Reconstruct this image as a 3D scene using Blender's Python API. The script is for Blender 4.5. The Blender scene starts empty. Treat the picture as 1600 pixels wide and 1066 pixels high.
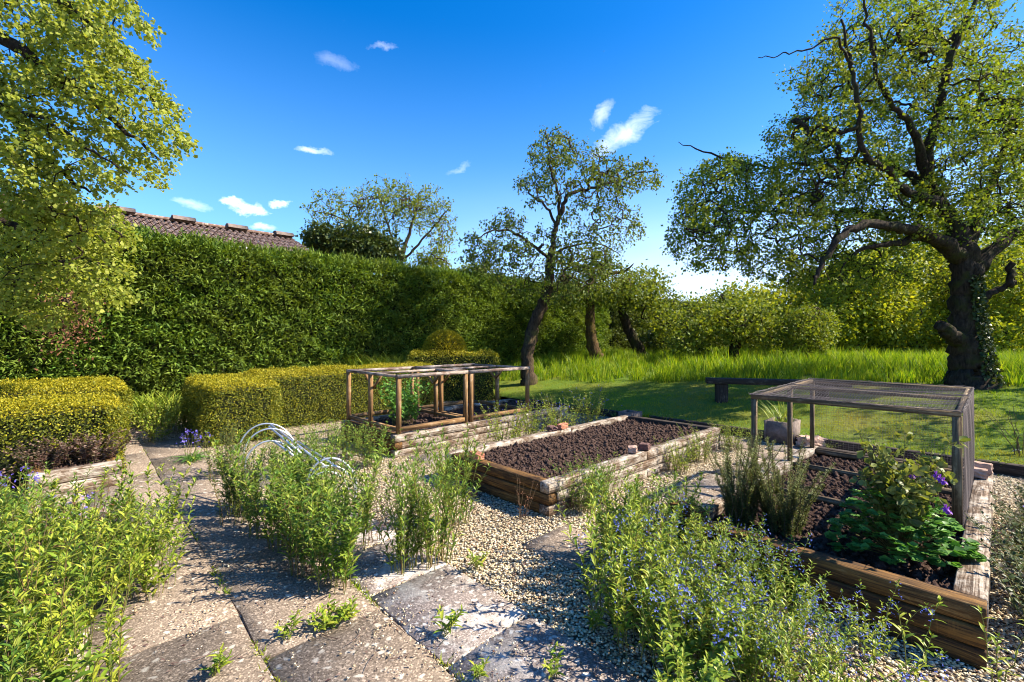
import bpy, math, random
import numpy as np
from mathutils import Vector, Matrix
SC = bpy.context.scene
COL = SC.collection
rng = np.random.default_rng(7)
random.seed(7)

# ------------------------------------------------------------------ camera, sky, sun
F, CX, YH, EYE = 711.0, 800.0, 530.0, 1.70          # photo focal length in pixels, horizon row, eye height
cd = bpy.data.cameras.new('camera'); cam = bpy.data.objects.new('camera', cd); COL.objects.link(cam)
cam.location = (0, 0, EYE); cam.rotation_euler = (math.radians(90), 0, 0)
cd.sensor_width = 36.0; cd.lens = 36.0 * F / 1600.0; cd.shift_y = -3.0 / 1600.0
cd.clip_start = 0.05; cd.clip_end = 2000.0
SC.camera = cam
SC.view_settings.view_transform = 'Standard'; SC.view_settings.look = 'None'
SC.view_settings.exposure = 1.38; SC.view_settings.gamma = 1.0
SC.render.engine = 'CYCLES'; SC.cycles.filter_width = 1.05
SUN_EL = math.radians(41); SUN_AZ = math.atan2(0.99, -0.04)      # azimuth clockwise from +Y
SDIR = Vector((math.sin(SUN_AZ) * math.cos(SUN_EL), math.cos(SUN_AZ) * math.cos(SUN_EL), math.sin(SUN_EL)))
ld = bpy.data.lights.new('sun', 'SUN'); sun = bpy.data.objects.new('sun', ld); COL.objects.link(sun)
ld.energy = 4.8; ld.angle = math.radians(0.53); ld.color = (1.0, 0.91, 0.74)
sun.rotation_euler = (-SDIR).to_track_quat('-Z', 'Y').to_euler(); sun.location = (20, 5, 30)


def pxdir(px, py):
    return Vector(((px - CX) / F, 1.0, (YH - py) / F)).normalized()


class NT:
    """tiny helper around a node tree"""
    def __init__(s, tree): s.t = tree; s.n = tree.nodes; s.l = tree.links
    def new(s, kind, **kw):
        nd = s.n.new(kind)
        for k, v in kw.items():
            if k in nd.bl_rna.properties.keys(): setattr(nd, k, v)
            else: nd.inputs[k].default_value = v
        return nd
    def link(s, a, b): s.l.new(a, b)
    def math(s, op, a, b=None, clamp=False):
        nd = s.n.new('ShaderNodeMath'); nd.operation = op; nd.use_clamp = clamp
        for i, v in enumerate((a, b)):
            if v is None: continue
            if isinstance(v, (int, float)): nd.inputs[i].default_value = v
            else: s.l.new(v, nd.inputs[i])
        return nd.outputs[0]
    def mix(s, fac, a, b, mode='MIX'):
        nd = s.n.new('ShaderNodeMix'); nd.data_type = 'RGBA'; nd.blend_type = mode
        for sock, v in ((nd.inputs[0], fac), (nd.inputs[6], a), (nd.inputs[7], b)):
            if isinstance(v, (int, float)): sock.default_value = v
            elif isinstance(v, (tuple, list)): sock.default_value = (*v[:3], 1.0)
            else: s.l.new(v, sock)
        return nd.outputs[2]
    def ramp(s, fac, stops, interp='LINEAR'):
        nd = s.n.new('ShaderNodeValToRGB'); cr = nd.color_ramp; cr.interpolation = interp
        while len(cr.elements) > 1: cr.elements.remove(cr.elements[-1])
        for i, (p, c) in enumerate(stops):
            e = cr.elements[0] if i == 0 else cr.elements.new(p)
            e.position = p; e.color = (*c, 1.0) if len(c) == 3 else c
        s.l.new(fac, nd.inputs[0]); return nd.outputs[0]
    def noise(s, vec, scale, detail=4, rough=0.55, dist=0.0):
        nd = s.new('ShaderNodeTexNoise'); nd.inputs['Scale'].default_value = scale
        nd.inputs['Detail'].default_value = detail; nd.inputs['Roughness'].default_value = rough
        nd.inputs['Distortion'].default_value = dist
        s.l.new(vec, nd.inputs['Vector']); return nd.outputs['Fac']
    def mapping(s, vec, scale=(1, 1, 1), rot=(0, 0, 0), loc=(0, 0, 0)):
        nd = s.new('ShaderNodeMapping'); nd.inputs['Scale'].default_value = scale
        nd.inputs['Rotation'].default_value = rot; nd.inputs['Location'].default_value = loc
        s.l.new(vec, nd.inputs['Vector']); return nd.outputs[0]


def make_world():
    w = bpy.data.worlds.new('World'); SC.world = w; w.use_nodes = True
    t = NT(w.node_tree); t.n.clear()
    sky = t.new('ShaderNodeTexSky'); sky.sky_type = 'NISHITA'; sky.sun_disc = False
    sky.sun_elevation = SUN_EL; sky.sun_rotation = SUN_AZ
    sky.air_density = 1.0; sky.dust_density = 0.35; sky.ozone_density = 3.2; sky.altitude = 60
    hs = t.new('ShaderNodeHueSaturation'); hs.inputs['Saturation'].default_value = 1.42; hs.inputs['Value'].default_value = 1.0; hs.inputs['Hue'].default_value = 0.508
    t.link(sky.outputs[0], hs.inputs['Color'])
    col = hs.outputs[0]
    tc = t.new('ShaderNodeTexCoord'); D = tc.outputs['Generated']
    # thin high cloud and small cumulus, each a patch of sky direction broken up by noise
    clouds = [  # px, py, half width, half height, tilt, strength, noise scale
        (972, 212, 62, 20, -0.55, 0.42, 9), (942, 182, 24, 13, -1.1, 0.3, 12),
        (392, 327, 28, 9, 0.0, .9, 16), (366, 317, 13, 7, 0.0, 0.8, 18), (432, 318, 14, 6, 0.0, 0.8, 18), (415, 354, 24, 7, 0, 0.5, 16),
        (492, 233, 28, 6, 0.05, 0.4, 14), (600, 77, 24, 6, -0.25, 0.16, 12), (530, 98, 30, 10, 0.1, 0.10, 10), (715, 264, 22, 5, -0.3, 0.14, 14), (300, 322, 28, 8, 0, 0.3, 16)]
    wn = t.new('ShaderNodeTexNoise'); wn.inputs['Scale'].default_value = 9; wn.inputs['Detail'].default_value = 6; wn.inputs['Roughness'].default_value = .65; t.link(D, wn.inputs['Vector'])
    w1 = t.n.new('ShaderNodeVectorMath'); w1.operation = 'MULTIPLY_ADD'; t.link(wn.outputs['Color'], w1.inputs[0]); w1.inputs[1].default_value = (.075, .075, .05); w1.inputs[2].default_value = (-.0375, -.0375, -.025)
    w2 = t.n.new('ShaderNodeVectorMath'); w2.operation = 'ADD'; t.link(D, w2.inputs[0]); t.link(w1.outputs[0], w2.inputs[1]); DW = w2.outputs[0]
    tot = None
    for px, py, hw, hh, tilt, st, ns in clouds:
        c = pxdir(px, py)
        right = Vector((0, 0, 1)).cross(c).normalized() * -1.0
        up = right.cross(c).normalized()
        if up.z < 0: up = -up
        r2 = right * math.cos(tilt) - up * math.sin(tilt); u2 = right * math.sin(tilt) + up * math.cos(tilt)
        k = F / c.y if False else F * c.y
        def dot(v, s):
            nd = t.n.new('ShaderNodeVectorMath'); nd.operation = 'DOT_PRODUCT'
            t.link(DW, nd.inputs[0]); nd.inputs[1].default_value = tuple(v)
            return t.math('MULTIPLY', nd.outputs['Value'], s)
        a = dot(r2, F / hw * 0.85); b = dot(u2, F / hh * 0.9)
        rr = t.math('ADD', t.math('MULTIPLY', a, a), t.math('MULTIPLY', b, b))
        nd = t.n.new('ShaderNodeVectorMath'); nd.operation = 'DOT_PRODUCT'; t.link(D, nd.inputs[0]); nd.inputs[1].default_value = tuple(c)
        front = t.math('GREATER_THAN', nd.outputs['Value'], 0.2)
        n1 = t.noise(t.mapping(D, (1, 1, 2.0)), ns * 2.0, 8, 0.66, 1.2)
        m = t.math('SUBTRACT', 1.0, t.math('SQRT', rr), True)
        m = t.math('MULTIPLY', t.math('SUBTRACT', t.math('ADD', t.math('MULTIPLY', m, 0.95), n1), 0.72, True), 1.5, True)
        m = t.math('MULTIPLY', t.math('MULTIPLY', m, st, True), front)
        tot = m if tot is None else t.math('MAXIMUM', tot, m)
    # pale veil low down on the right
    sep = t.new('ShaderNodeSeparateXYZ'); t.link(D, sep.inputs[0])
    lowv = t.math('SUBTRACT', 1.0, t.math('MULTIPLY', t.math('ABSOLUTE', sep.outputs['Z']), 2.7), True)
    rgt = t.math('ADD', 0.55, t.math('MULTIPLY', sep.outputs['X'], 1.3), True)
    veil = t.math('MULTIPLY', t.math('POWER', lowv, 1.6), rgt)
    nv = t.noise(t.mapping(D, (1, 1, 3)), 5, 6)
    veil = t.math('MULTIPLY', veil, t.math('ADD', 0.55, t.math('MULTIPLY', nv, 0.8)), True)
    low2 = t.math('POWER', t.math('SUBTRACT', 1.0, t.math('MULTIPLY', t.math('ABSOLUTE', sep.outputs['Z']), 1.75), True), 1.5)
    col = t.mix(t.math('MULTIPLY', low2, .62), col, (2.2, 4.2, 7.2))
    col = t.mix(veil, col, (5.0, 5.5, 6.6))
    col = t.mix(tot, col, (9.0, 9.2, 9.6))
    bg = t.new('ShaderNodeBackground'); bg.inputs['Strength'].default_value = 0.108
    t.link(col, bg.inputs['Color'])
    out = t.new('ShaderNodeOutputWorld'); t.link(bg.outputs[0], out.inputs[0])
make_world()

# ------------------------------------------------------------------ frames of reference
ANG = 0.759
E1 = np.array([math.cos(ANG), math.sin(ANG), 0]); E2 = np.array([math.sin(ANG), -math.cos(ANG), 0])   # bed axes: away-right, near-right
U0 = 8.5                                                # lawn begins here along E1

def W(px, py, d): return np.array([(px - CX) / F * d, d, EYE - (py - YH) / F * d])
def G(px, py, z=0.0):
    d = F * (EYE - z) / (py - YH); return np.array([(px - CX) / F * d, d, z])
def NS(n, s, z=0.0): return E1 * n + E2 * s + np.array([0, 0, z])
def tz(x, y):
    x = np.asarray(x, float); y = np.asarray(y, float)
    u = E1[0] * x + E1[1] * y - U0
    a = 0.1 + 0.14 * u; b = 0.9; k = 0.3
    h = np.clip(0.5 + 0.5 * (b - a) / k, 0, 1)
    z = b * (1 - h) + a * h - k * h * (1 - h)
    return np.where(u < 0, 0.0, z)

# ------------------------------------------------------------------ objects, labels
def tag(o, label=None, cat=None, group=None, kind=None):
    if label: o['label'] = label
    if cat: o['category'] = cat
    if group: o['group'] = group
    if kind: o['kind'] = kind
    return o
def thing(name, label, cat, loc=(0, 0, 0), rz=0.0, group=None, scale=1.0):
    o = bpy.data.objects.new(name, None); COL.objects.link(o); o.empty_display_size = 0.2
    o.location = tuple(loc); o.rotation_euler = (0, 0, rz); o.scale = (scale,) * 3
    return tag(o, label, cat, group)
def link(name, me, parent=None, loc=(0, 0, 0), rz=0.0):
    o = bpy.data.objects.new(name, me); COL.objects.link(o)
    o.location = tuple(loc); o.rotation_euler = (0, 0, rz)
    if parent: o.parent = parent
    return o
def dup(root, loc, rz, scale=1.0, label=None, group=None):
    r = root.copy(); COL.objects.link(r); r.location = tuple(loc); r.rotation_euler = (0, 0, rz); r.scale = (scale,) * 3
    if label: r['label'] = label
    if group: r['group'] = group
    for ch in list(root.children):
        c = ch.copy(); COL.objects.link(c); c.parent = r
        for g in ch.children:
            e = g.copy(); COL.objects.link(e); e.parent = c
    return r

# ------------------------------------------------------------------ mesh building
class MB:
    """collects numpy vertices and faces, one mesh in the end"""
    def __init__(s): s.v = []; s.f = []; s.n = 0
    def add(s, V, Fs, mi=0):
        V = np.asarray(V, float).reshape(-1, 3); Fs = np.asarray(Fs, int)
        s.v.append(V); s.f.append((Fs + s.n, mi)); s.n += len(V)
    def addm(s, V, flist, mi=0):
        V = np.asarray(V, float).reshape(-1, 3)
        s.v.append(V)
        for f in flist: s.f.append((np.asarray(f, int).reshape(-1, np.asarray(f).shape[-1]) + s.n, mi))
        s.n += len(V)
    def box(s, c, size, rz=0.0, mi=0, jit=0.0):
        c = np.asarray(c, float); hx, hy, hz = np.asarray(size) / 2.0
        V = np.array([[x, y, z] for z in (-hz, hz) for y in (-hy, hy) for x in (-hx, hx)])
        if jit: V = V + rng.normal(0, jit, V.shape)
        R = np.array([[math.cos(rz), -math.sin(rz), 0], [math.sin(rz), math.cos(rz), 0], [0, 0, 1]])
        s.add(V @ R.T + c, [[0, 2, 3, 1], [4, 5, 7, 6], [0, 1, 5, 4], [2, 6, 7, 3], [0, 4, 6, 2], [1, 3, 7, 5]], mi)
    def beam(s, a, b, w, h, mi=0):
        """square timber from a to b, w across and h upright"""
        a = np.asarray(a, float); b = np.asarray(b, float); d = b - a; d = d / np.linalg.norm(d)
        up = np.array([0, 0, 1.0]) if abs(d[2]) < 0.9 else np.array([1.0, 0, 0])
        sd = np.cross(d, up); sd /= np.linalg.norm(sd); up = np.cross(sd, d)
        q = [(-w / 2, -h / 2), (w / 2, -h / 2), (w / 2, h / 2), (-w / 2, h / 2)]
        V = [p + sd * x + up * y for p in (a, b) for x, y in q]
        s.add(V, [[0, 1, 2, 3], [7, 6, 5, 4], [0, 4, 5, 1], [1, 5, 6, 2], [2, 6, 7, 3], [3, 7, 4, 0]], mi)
    def tube(s, P, R, k=6, mi=0, cap=True, rough=0.0):
        P = np.asarray(P, float); m = len(P)
        if m < 2: return
        R = np.full(m, R) if np.isscalar(R) else np.asarray(R, float)
        T = np.gradient(P, axis=0); T /= np.linalg.norm(T, axis=1)[:, None] + 1e-9
        ref = np.array([0.31, 0.77, 0.56]) if abs(T[0] @ np.array([0.31, 0.77, 0.56])) < 0.9 else np.array([0.9, -0.3, 0.3])
        U = np.cross(T, ref); U /= np.linalg.norm(U, axis=1)[:, None] + 1e-9
        Vv = np.cross(T, U)
        a = np.arange(k) * 2 * math.pi / k
        ring = (U[:, None, :] * np.cos(a)[None, :, None] + Vv[:, None, :] * np.sin(a)[None, :, None]) * R[:, None, None] + P[:, None, :]
        if rough: ring = P[:, None, :] + (ring - P[:, None, :]) * (1 + rng.normal(0, rough, (m, k)))[..., None]
        i = np.arange(m - 1)[:, None] * k; j = np.arange(k)[None, :]; j2 = (j + 1) % k
        f = np.stack([i + j, i + j2, i + k + j2, i + k + j], -1).reshape(-1, 4)
        fl = [f]
        if cap and k > 2: fl.append(np.arange(k)[::-1].reshape(1, k)); fl.append((np.arange(k) + (m - 1) * k).reshape(1, k))
        s.addm(ring.reshape(-1, 3), fl, mi)
    def mesh(s, name, mats, smooth=False):
        me = bpy.data.meshes.new(name)
        V = np.concatenate(s.v); me.vertices.add(len(V)); me.vertices.foreach_set('co', V.astype(np.float32).ravel())
        loops = np.concatenate([f.ravel() for f, _ in s.f]); tot = np.concatenate([np.full(len(f), f.shape[1]) for f, _ in s.f])
        mi = np.concatenate([np.full(len(f), m) for f, m in s.f])
        me.loops.add(len(loops)); me.loops.foreach_set('vertex_index', loops.astype(np.int32))
        me.polygons.add(len(tot)); st = np.concatenate([[0], np.cumsum(tot)[:-1]])
        me.polygons.foreach_set('loop_start', st.astype(np.int32)); me.polygons.foreach_set('loop_total', tot.astype(np.int32))
        for m in (mats if isinstance(mats, (list, tuple)) else [mats]): me.materials.append(m)
        me.polygons.foreach_set('material_index', mi.astype(np.int32))
        me.update(calc_edges=True)
        if smooth: me.polygons.foreach_set('use_smooth', np.ones(len(tot), bool))
        me.validate()
        return me

def unit(A): return A / (np.linalg.norm(A, axis=-1, keepdims=True) + 1e-9)
def rdir(n, up=0.0):
    A = rng.normal(0, 1, (n, 3)); A[:, 2] += up; return unit(A)

def leaves(mb, P, D, N, L, Wd, shape='quad', mi=0, bend=0.25):
    """one leaf per row: base P, direction D, face normal near N, length L, width Wd"""
    n = len(P); D = unit(D); S = unit(np.cross(D, N)); N = np.cross(S, D)
    L = np.broadcast_to(L, (n,))[:, None]; Wd = np.broadcast_to(Wd, (n,))[:, None] / 2
    if shape == 'quad':
        V = np.stack([P, P + D * L * .5 + S * Wd + N * L * .07, P + D * L - N * L * bend * .3, P + D * L * .5 - S * Wd + N * L * .07], 1)
        mb.add(V.reshape(-1, 3), (np.arange(n) * 4)[:, None] + np.array([[0, 1, 2, 3]]), mi)
    elif shape == 'lance':
        m1 = P + D * L * .35 + N * L * .05; m2 = P + D * L * .7 - N * L * bend * .15; tp = P + D * L * .97 - N * L * bend * .6
        V = np.stack([P, m1 - S * Wd, m1 - N * Wd * .35, m1 + S * Wd, m2 - S * Wd * .8, m2 - N * Wd * .3, m2 + S * Wd * .8, tp], 1)
        b = (np.arange(n) * 8)[:, None]
        mb.addm(V.reshape(-1, 3), [np.concatenate([b + [[0, 2, 1]], b + [[0, 3, 2]], b + [[4, 5, 7]], b + [[5, 6, 7]]]),
                                   np.concatenate([b + [[1, 2, 5, 4]], b + [[2, 3, 6, 5]]])], mi)
    elif shape == 'round':     # broad leaf, six-sided with a cupped middle
        a = np.array([0, .22, .42, .5, .58, .78]) * 2 * math.pi
        pts = [P + D * L * .5 - N * L * .08]
        for k in range(6):
            r = [0.5, .52, .5, .42, .5, .52][k]
            pts.append(P + D * L * (.5 - .5 * math.cos(a[k])) + S * Wd * math.sin(a[k]) * 2 * r + N * L * .04 * (k % 2))
        V = np.stack(pts, 1); b = (np.arange(n) * 7)[:, None]
        mb.add(V.reshape(-1, 3), np.concatenate([b + [[0, 1 + k, 1 + (k + 1) % 6]] for k in range(6)]), mi)

# ------------------------------------------------------------------ materials
def newmat(name):
    m = bpy.data.materials.new(name); m.use_nodes = True; t = NT(m.node_tree); t.n.clear()
    out = t.new('ShaderNodeOutputMaterial'); b = t.new('ShaderNodeBsdfPrincipled'); t.link(b.outputs[0], out.inputs[0])
    b.inputs['Roughness'].default_value = 0.8; b.inputs['Specular IOR Level'].default_value = 0.3
    return m, t, b, out
def bump(t, b, h, strength, dist):
    n = t.new('ShaderNodeBump'); n.inputs['Strength'].default_value = strength; n.inputs['Distance'].default_value = dist
    t.link(h, n.inputs['Height']); t.link(n.outputs[0], b.inputs['Normal'])

def leaf_mat(name, cols, trans=0.35, rough=0.45, tcol=None, patch=None, spec=0.22):
    """cols: leaf colours picked at random for each leaf; patch: (colour, scale, amount) for slow drift over the plant"""
    m, t, b, out = newmat(name)
    g = t.new('ShaderNodeNewGeometry'); r = g.outputs['Random Per Island']
    c = t.ramp(r, [(i / max(1, len(cols) - 1), c) for i, c in enumerate(cols)])
    if patch:
        tc = t.new('ShaderNodeTexCoord')
        n = t.noise(tc.outputs['Object'], patch[1], 3)
        f = t.math('MULTIPLY', t.math('MULTIPLY', t.math('SUBTRACT', n, 0.42, True), 4.0, True), patch[2])
        c = t.mix(f, c, patch[0])
    t.link(c, b.inputs['Base Color']); b.inputs['Roughness'].default_value = rough; b.inputs['Specular IOR Level'].default_value = spec
    tr = t.new('ShaderNodeBsdfTranslucent')
    t.link(t.mix(1.0, c, tcol or (1.5, 1.35, 0.5), 'MULTIPLY'), tr.inputs['Color'])
    mx = t.new('ShaderNodeMixShader'); mx.inputs[0].default_value = trans
    t.link(b.outputs[0], mx.inputs[1]); t.link(tr.outputs[0], mx.inputs[2]); t.link(mx.outputs[0], out.inputs[0])
    return m

def bark_mat(name, c1, c2, c3=None, scale=8):
    m, t, b, out = newmat(name); tc = t.new('ShaderNodeTexCoord'); o = tc.outputs['Object']
    n = t.noise(t.mapping(o, (1, 1, .35)), scale * 2.5, 8, .65, .4); c = t.ramp(n, [(.3, c1), (.7, c2)])
    if c3:
        n2 = t.noise(o, scale * .45, 5, .6); c = t.mix(t.math('MULTIPLY', t.math('SUBTRACT', n2, .5, True), 5, True), c, c3)
    t.link(c, b.inputs['Base Color']); b.inputs['Roughness'].default_value = .95; b.inputs['Specular IOR Level'].default_value = .1
    bump(t, b, n, 1.0, .05); return m

def wood_mat(name, pale, brown, dark, bleach=0.5, scale=1.0, stain=0.0):
    m, t, b, out = newmat(name); tc = t.new('ShaderNodeTexCoord')
    oi = t.new('ShaderNodeObjectInfo')
    ad = t.new('ShaderNodeVectorMath'); ad.operation = 'ADD'; t.link(tc.outputs['Object'], ad.inputs[0])
    mul = t.new('ShaderNodeVectorMath'); mul.operation = 'SCALE'; mul.inputs[0].default_value = (37, 19, 23); t.link(oi.outputs['Random'], mul.inputs['Scale'])
    t.link(mul.outputs[0], ad.inputs[1]); o = ad.outputs[0]
    grain = t.noise(t.mapping(o, (1.2, 34 * scale, 34 * scale)), 2.2, 9, .7, .5)
    fine = t.noise(t.mapping(o, (6, 120, 120)), 1.5, 5, .7)
    blot = t.noise(t.mapping(o, (3.2, 5, 5)), 1.5, 10, .74, .3); knot = t.noise(t.mapping(o, (4, 9, 9)), 1.5, 4, .6)
    streak = t.noise(t.mapping(o, (14, 2, 1.2)), 1.4, 7, .75, .8)          # saw marks and run-down stains across the board
    c = t.mix(t.math('MULTIPLY', t.math('SUBTRACT', grain, .38, True), 3.2, True), dark, brown)
    f = t.math('MULTIPLY', t.math('ADD', t.math('SUBTRACT', blot, .62 - bleach * .3), t.math('MULTIPLY', t.math('SUBTRACT', grain, .5), .6)), 4, True)
    c = t.mix(f, c, pale)
    c = t.mix(t.math('MULTIPLY', t.math('SUBTRACT', streak, .58, True), 5, True), c, brown)
    c = t.mix(t.math('MULTIPLY', t.math('SUBTRACT', .40, grain, True), 7, True), c, dark)
    c = t.mix(t.math('MULTIPLY', t.math('SUBTRACT', fine, .5, True), .9, True), c, dark)
    c = t.mix(t.math('MULTIPLY', t.math('SUBTRACT', knot, .60, True), 5, True), c, dark)
    if stain: c = t.mix(t.math('MULTIPLY', t.math('SUBTRACT', t.noise(t.mapping(o, (2.2, 5, 7)), 1.3, 7, .7, .8), .47, True), 6 * stain, True), c, dark)
    t.link(c, b.inputs['Base Color']); b.inputs['Roughness'].default_value = .85
    bump(t, b, t.math('ADD', grain, t.math('MULTIPLY', fine, .3)), .7, .006); return m

M = {}
M['bark_dark'] = bark_mat('bark_dark', (.012, .009, .007), (.075, .055, .04), (.05, .055, .015))
M['bark_apple'] = bark_mat('bark_apple', (.02, .014, .01), (.11, .075, .05), (.10, .085, .03))
M['bark_moss'] = bark_mat('bark_moss', (.03, .02, .012), (.13, .08, .04), (.13, .10, .02))
M['bark_twig'] = bark_mat('bark_twig', (.03, .022, .016), (.12, .085, .055))
YG = lambda a: tuple(a)
M['leaf_lime'] = leaf_mat('leaf_lime', [(.20, .25, .03), (.29, .33, .045), (.40, .41, .08), (.25, .31, .04)], .45, .5, (1.3, 1.25, .5))
M['leaf_big'] = leaf_mat('leaf_big', [(.055, .11, .014), (.12, .20, .022), (.22, .29, .032), (.085, .165, .018)], .38, .6, (1.7, 1.5, .5), ((.20, .19, .025), .5, .5))
M['leaf_apple'] = leaf_mat('leaf_apple', [(.05, .095, .015), (.11, .16, .025), (.18, .22, .03), (.045, .07, .012)], .34, .6, (1.5, 1.35, .5))
M['leaf_sun'] = leaf_mat('leaf_sun', [(.18, .25, .022), (.30, .36, .03), (.42, .44, .045), (.19, .26, .025)], .40, .6, (1.5, 1.3, .4), ((.05, .075, .012), .35, .7))  # dark patch colour stands in for shaded gaps between the leaf clumps
M['leaf_mid'] = leaf_mat('leaf_mid', [(.08, .14, .018), (.16, .22, .028), (.26, .30, .04), (.07, .11, .014)], .36, .6, (1.5, 1.3, .4))
M['leaf_dark'] = leaf_mat('leaf_dark', [(.02, .035, .008), (.05, .075, .016), (.08, .10, .02)], .2, .4)
M['leaf_yew'] = leaf_mat('leaf_yew', [(.045, .10, .014), (.11, .19, .022), (.20, .285, .034), (.07, .135, .018)], .28, .6, None, ((.16, .18, .03), .8, .45))
M['leaf_ivyhedge'] = leaf_mat('leaf_ivyhedge', [(.045, .07, .014), (.085, .115, .022), (.14, .165, .035)], .22, .4)
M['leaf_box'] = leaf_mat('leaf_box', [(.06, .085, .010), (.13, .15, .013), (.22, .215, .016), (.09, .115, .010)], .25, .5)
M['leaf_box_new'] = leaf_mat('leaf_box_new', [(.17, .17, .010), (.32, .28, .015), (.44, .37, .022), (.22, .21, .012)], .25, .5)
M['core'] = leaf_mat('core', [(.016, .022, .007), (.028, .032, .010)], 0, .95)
M['leaf_rocket'] = leaf_mat('leaf_rocket', [(.055, .12, .015), (.11, .19, .022), (.20, .28, .035), (.28, .31, .045)], .22, .4, (1.3, 1.3, .4))
M['leaf_rocket_yellow'] = leaf_mat('leaf_rocket_yellow', [(.09, .15, .018), (.17, .25, .022), (.29, .34, .035), (.38, .39, .05)], .22, .4, (1.2, 1.2, .4))
M['stem_green'] = leaf_mat('stem_green', [(.12, .14, .03), (.20, .19, .05), (.16, .09, .04)], 0.0, .6)
M['stem_brown'] = leaf_mat('stem_brown', [(.10, .06, .035), (.16, .11, .06)], 0.0, .8)
M['leaf_rosemary'] = leaf_mat('leaf_rosemary', [(.07, .10, .028), (.14, .17, .05), (.25, .27, .10)], .15, .5)
M['leaf_columbine'] = leaf_mat('leaf_columbine', [(.045, .12, .025), (.10, .23, .04), (.20, .36, .07)], .25, .45, (1.2, 1.4, .5))
M['leaf_columbine_top'] = leaf_mat('leaf_columbine_top', [(.13, .17, .04), (.22, .25, .06), (.12, .13, .05)], .35, .45)
M['flower_blue'] = leaf_mat('flower_blue', [(.10, .16, .55), (.20, .27, .72), (.32, .38, .80), (.13, .12, .50)], .2, .6, (1, 1, 1.3))
M['flower_violet'] = leaf_mat('flower_violet', [(.10, .07, .45), (.17, .12, .62), (.24, .22, .72)], .2, .6, (1, 1, 1.3))
M['flower_purple'] = leaf_mat('flower_purple', [(.16, .04, .34), (.26, .08, .46), (.34, .14, .52)], .25, .6, (1.2, .8, 1.3))
M['leaf_purple'] = leaf_mat('leaf_purple', [(.07, .03, .03), (.16, .09, .075), (.28, .20, .16), (.06, .06, .03)], .15, .5)
M['leaf_cover'] = leaf_mat('leaf_cover', [(.03, .05, .018), (.07, .10, .03), (.13, .15, .06), (.11, .08, .07)], .15, .45)
M['leaf_dead'] = leaf_mat('leaf_dead', [(.09, .035, .02), (.18, .075, .04), (.25, .12, .07)], .1, .8)
M['grass_long'] = leaf_mat('grass_long', [(.08, .17, .012), (.16, .27, .015), (.28, .35, .02), (.40, .43, .04)], .45, .5, (1.3, 1.3, .4), ((.08, .15, .012), .6, .5))
M['grass_short'] = leaf_mat('grass_short', [(.12, .23, .014), (.23, .33, .018), (.36, .40, .03)], .38, .7, (1.3, 1.25, .4), ((.34, .25, .05), .55, .8))
M['wood_pale'] = wood_mat('wood_pale', (.62, .55, .46), (.25, .155, .09), (.05, .03, .018), .62, 1.0, .35)
M['wood_brown'] = wood_mat('wood_brown', (.36, .24, .10), (.30, .145, .032), (.028, .014, .007), .12, 1.0, .8)
M['wood_cage'] = wood_mat('wood_cage', (.46, .33, .20), (.36, .19, .07), (.08, .045, .02), .3)
M['wood_greycage'] = wood_mat('wood_greycage', (.36, .28, .18), (.22, .15, .08), (.06, .04, .025), .35)
M['wood_top'] = wood_mat('wood_top', (.52, .45, .40), (.24, .15, .10), (.07, .04, .03), .6)
M['wood_dark'] = wood_mat('wood_dark', (.16, .12, .09), (.055, .035, .025), (.02, .014, .01), .3)

def simple(name, col, rough=.7, metal=0.0, nscale=30, var=.35, bmp=.2, dist=.004):
    m, t, b, out = newmat(name); tc = t.new('ShaderNodeTexCoord'); n = t.noise(tc.outputs['Object'], nscale, 6, .65)
    lo = tuple(x * (1 - var) for x in col); hi = tuple(min(1, x * (1 + var)) for x in col)
    t.link(t.ramp(n, [(.3, lo), (.7, hi)]), b.inputs['Base Color']); b.inputs['Roughness'].default_value = rough; b.inputs['Metallic'].default_value = metal
    bump(t, b, n, bmp, dist); return m
M['brick'] = simple('brick', (.40, .17, .10), .9, 0, 24, .45, .6, .01)
M['brick_pale'] = simple('brick_pale', (.44, .29, .22), .9, 0, 18, .4, .6, .01)
M['brick_dark'] = simple('brick_dark', (.13, .07, .06), .9, 0, 18, .4, .6, .01)
M['stone'] = simple('stone', (.40, .35, .29), .95, 0, 14, .35, .7, .015)
M['stone_warm'] = simple('stone_warm', (.33, .24, .15), .95, 0, 14, .4, .7, .015)
M['stone_dark'] = simple('stone_dark', (.17, .13, .11), .95, 0, 14, .4, .7, .015)
M['steel'] = simple('steel', (.62, .64, .70), .38, .75, 60, .15, .08, .001)
M['net'] = simple('net', (.13, .105, .10), .6, 0, 20, .3, 0, .001)
M['plastic'] = simple('plastic', (.55, .62, .78), .5, 0, 10, .1, .05, .001)
M['gutter'] = simple('gutter', (.45, .45, .47), .6)
M['wall'] = simple('wall', (.30, .24, .19), .9)

def soil_mat(name, c1, c2, c3):
    m, t, b, out = newmat(name); tc = t.new('ShaderNodeTexCoord'); o = tc.outputs['Object']
    n = t.noise(o, 26, 8, .7); n2 = t.noise(o, 3, 4)
    c = t.ramp(n, [(.3, c1), (.55, c2), (.75, c3)]); c = t.mix(t.math('MULTIPLY', n2, .35), c, c1)
    t.link(c, b.inputs['Base Color']); b.inputs['Roughness'].default_value = 1; b.inputs['Specular IOR Level'].default_value = .05
    bump(t, b, n, 1, .03); return m
M['soil'] = soil_mat('soil', (.038, .024, .019), (.11, .070, .057), (.24, .168, .142))
M['earth'] = soil_mat('earth', (.03, .02, .014), (.075, .05, .034), (.14, .10, .07))

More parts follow.
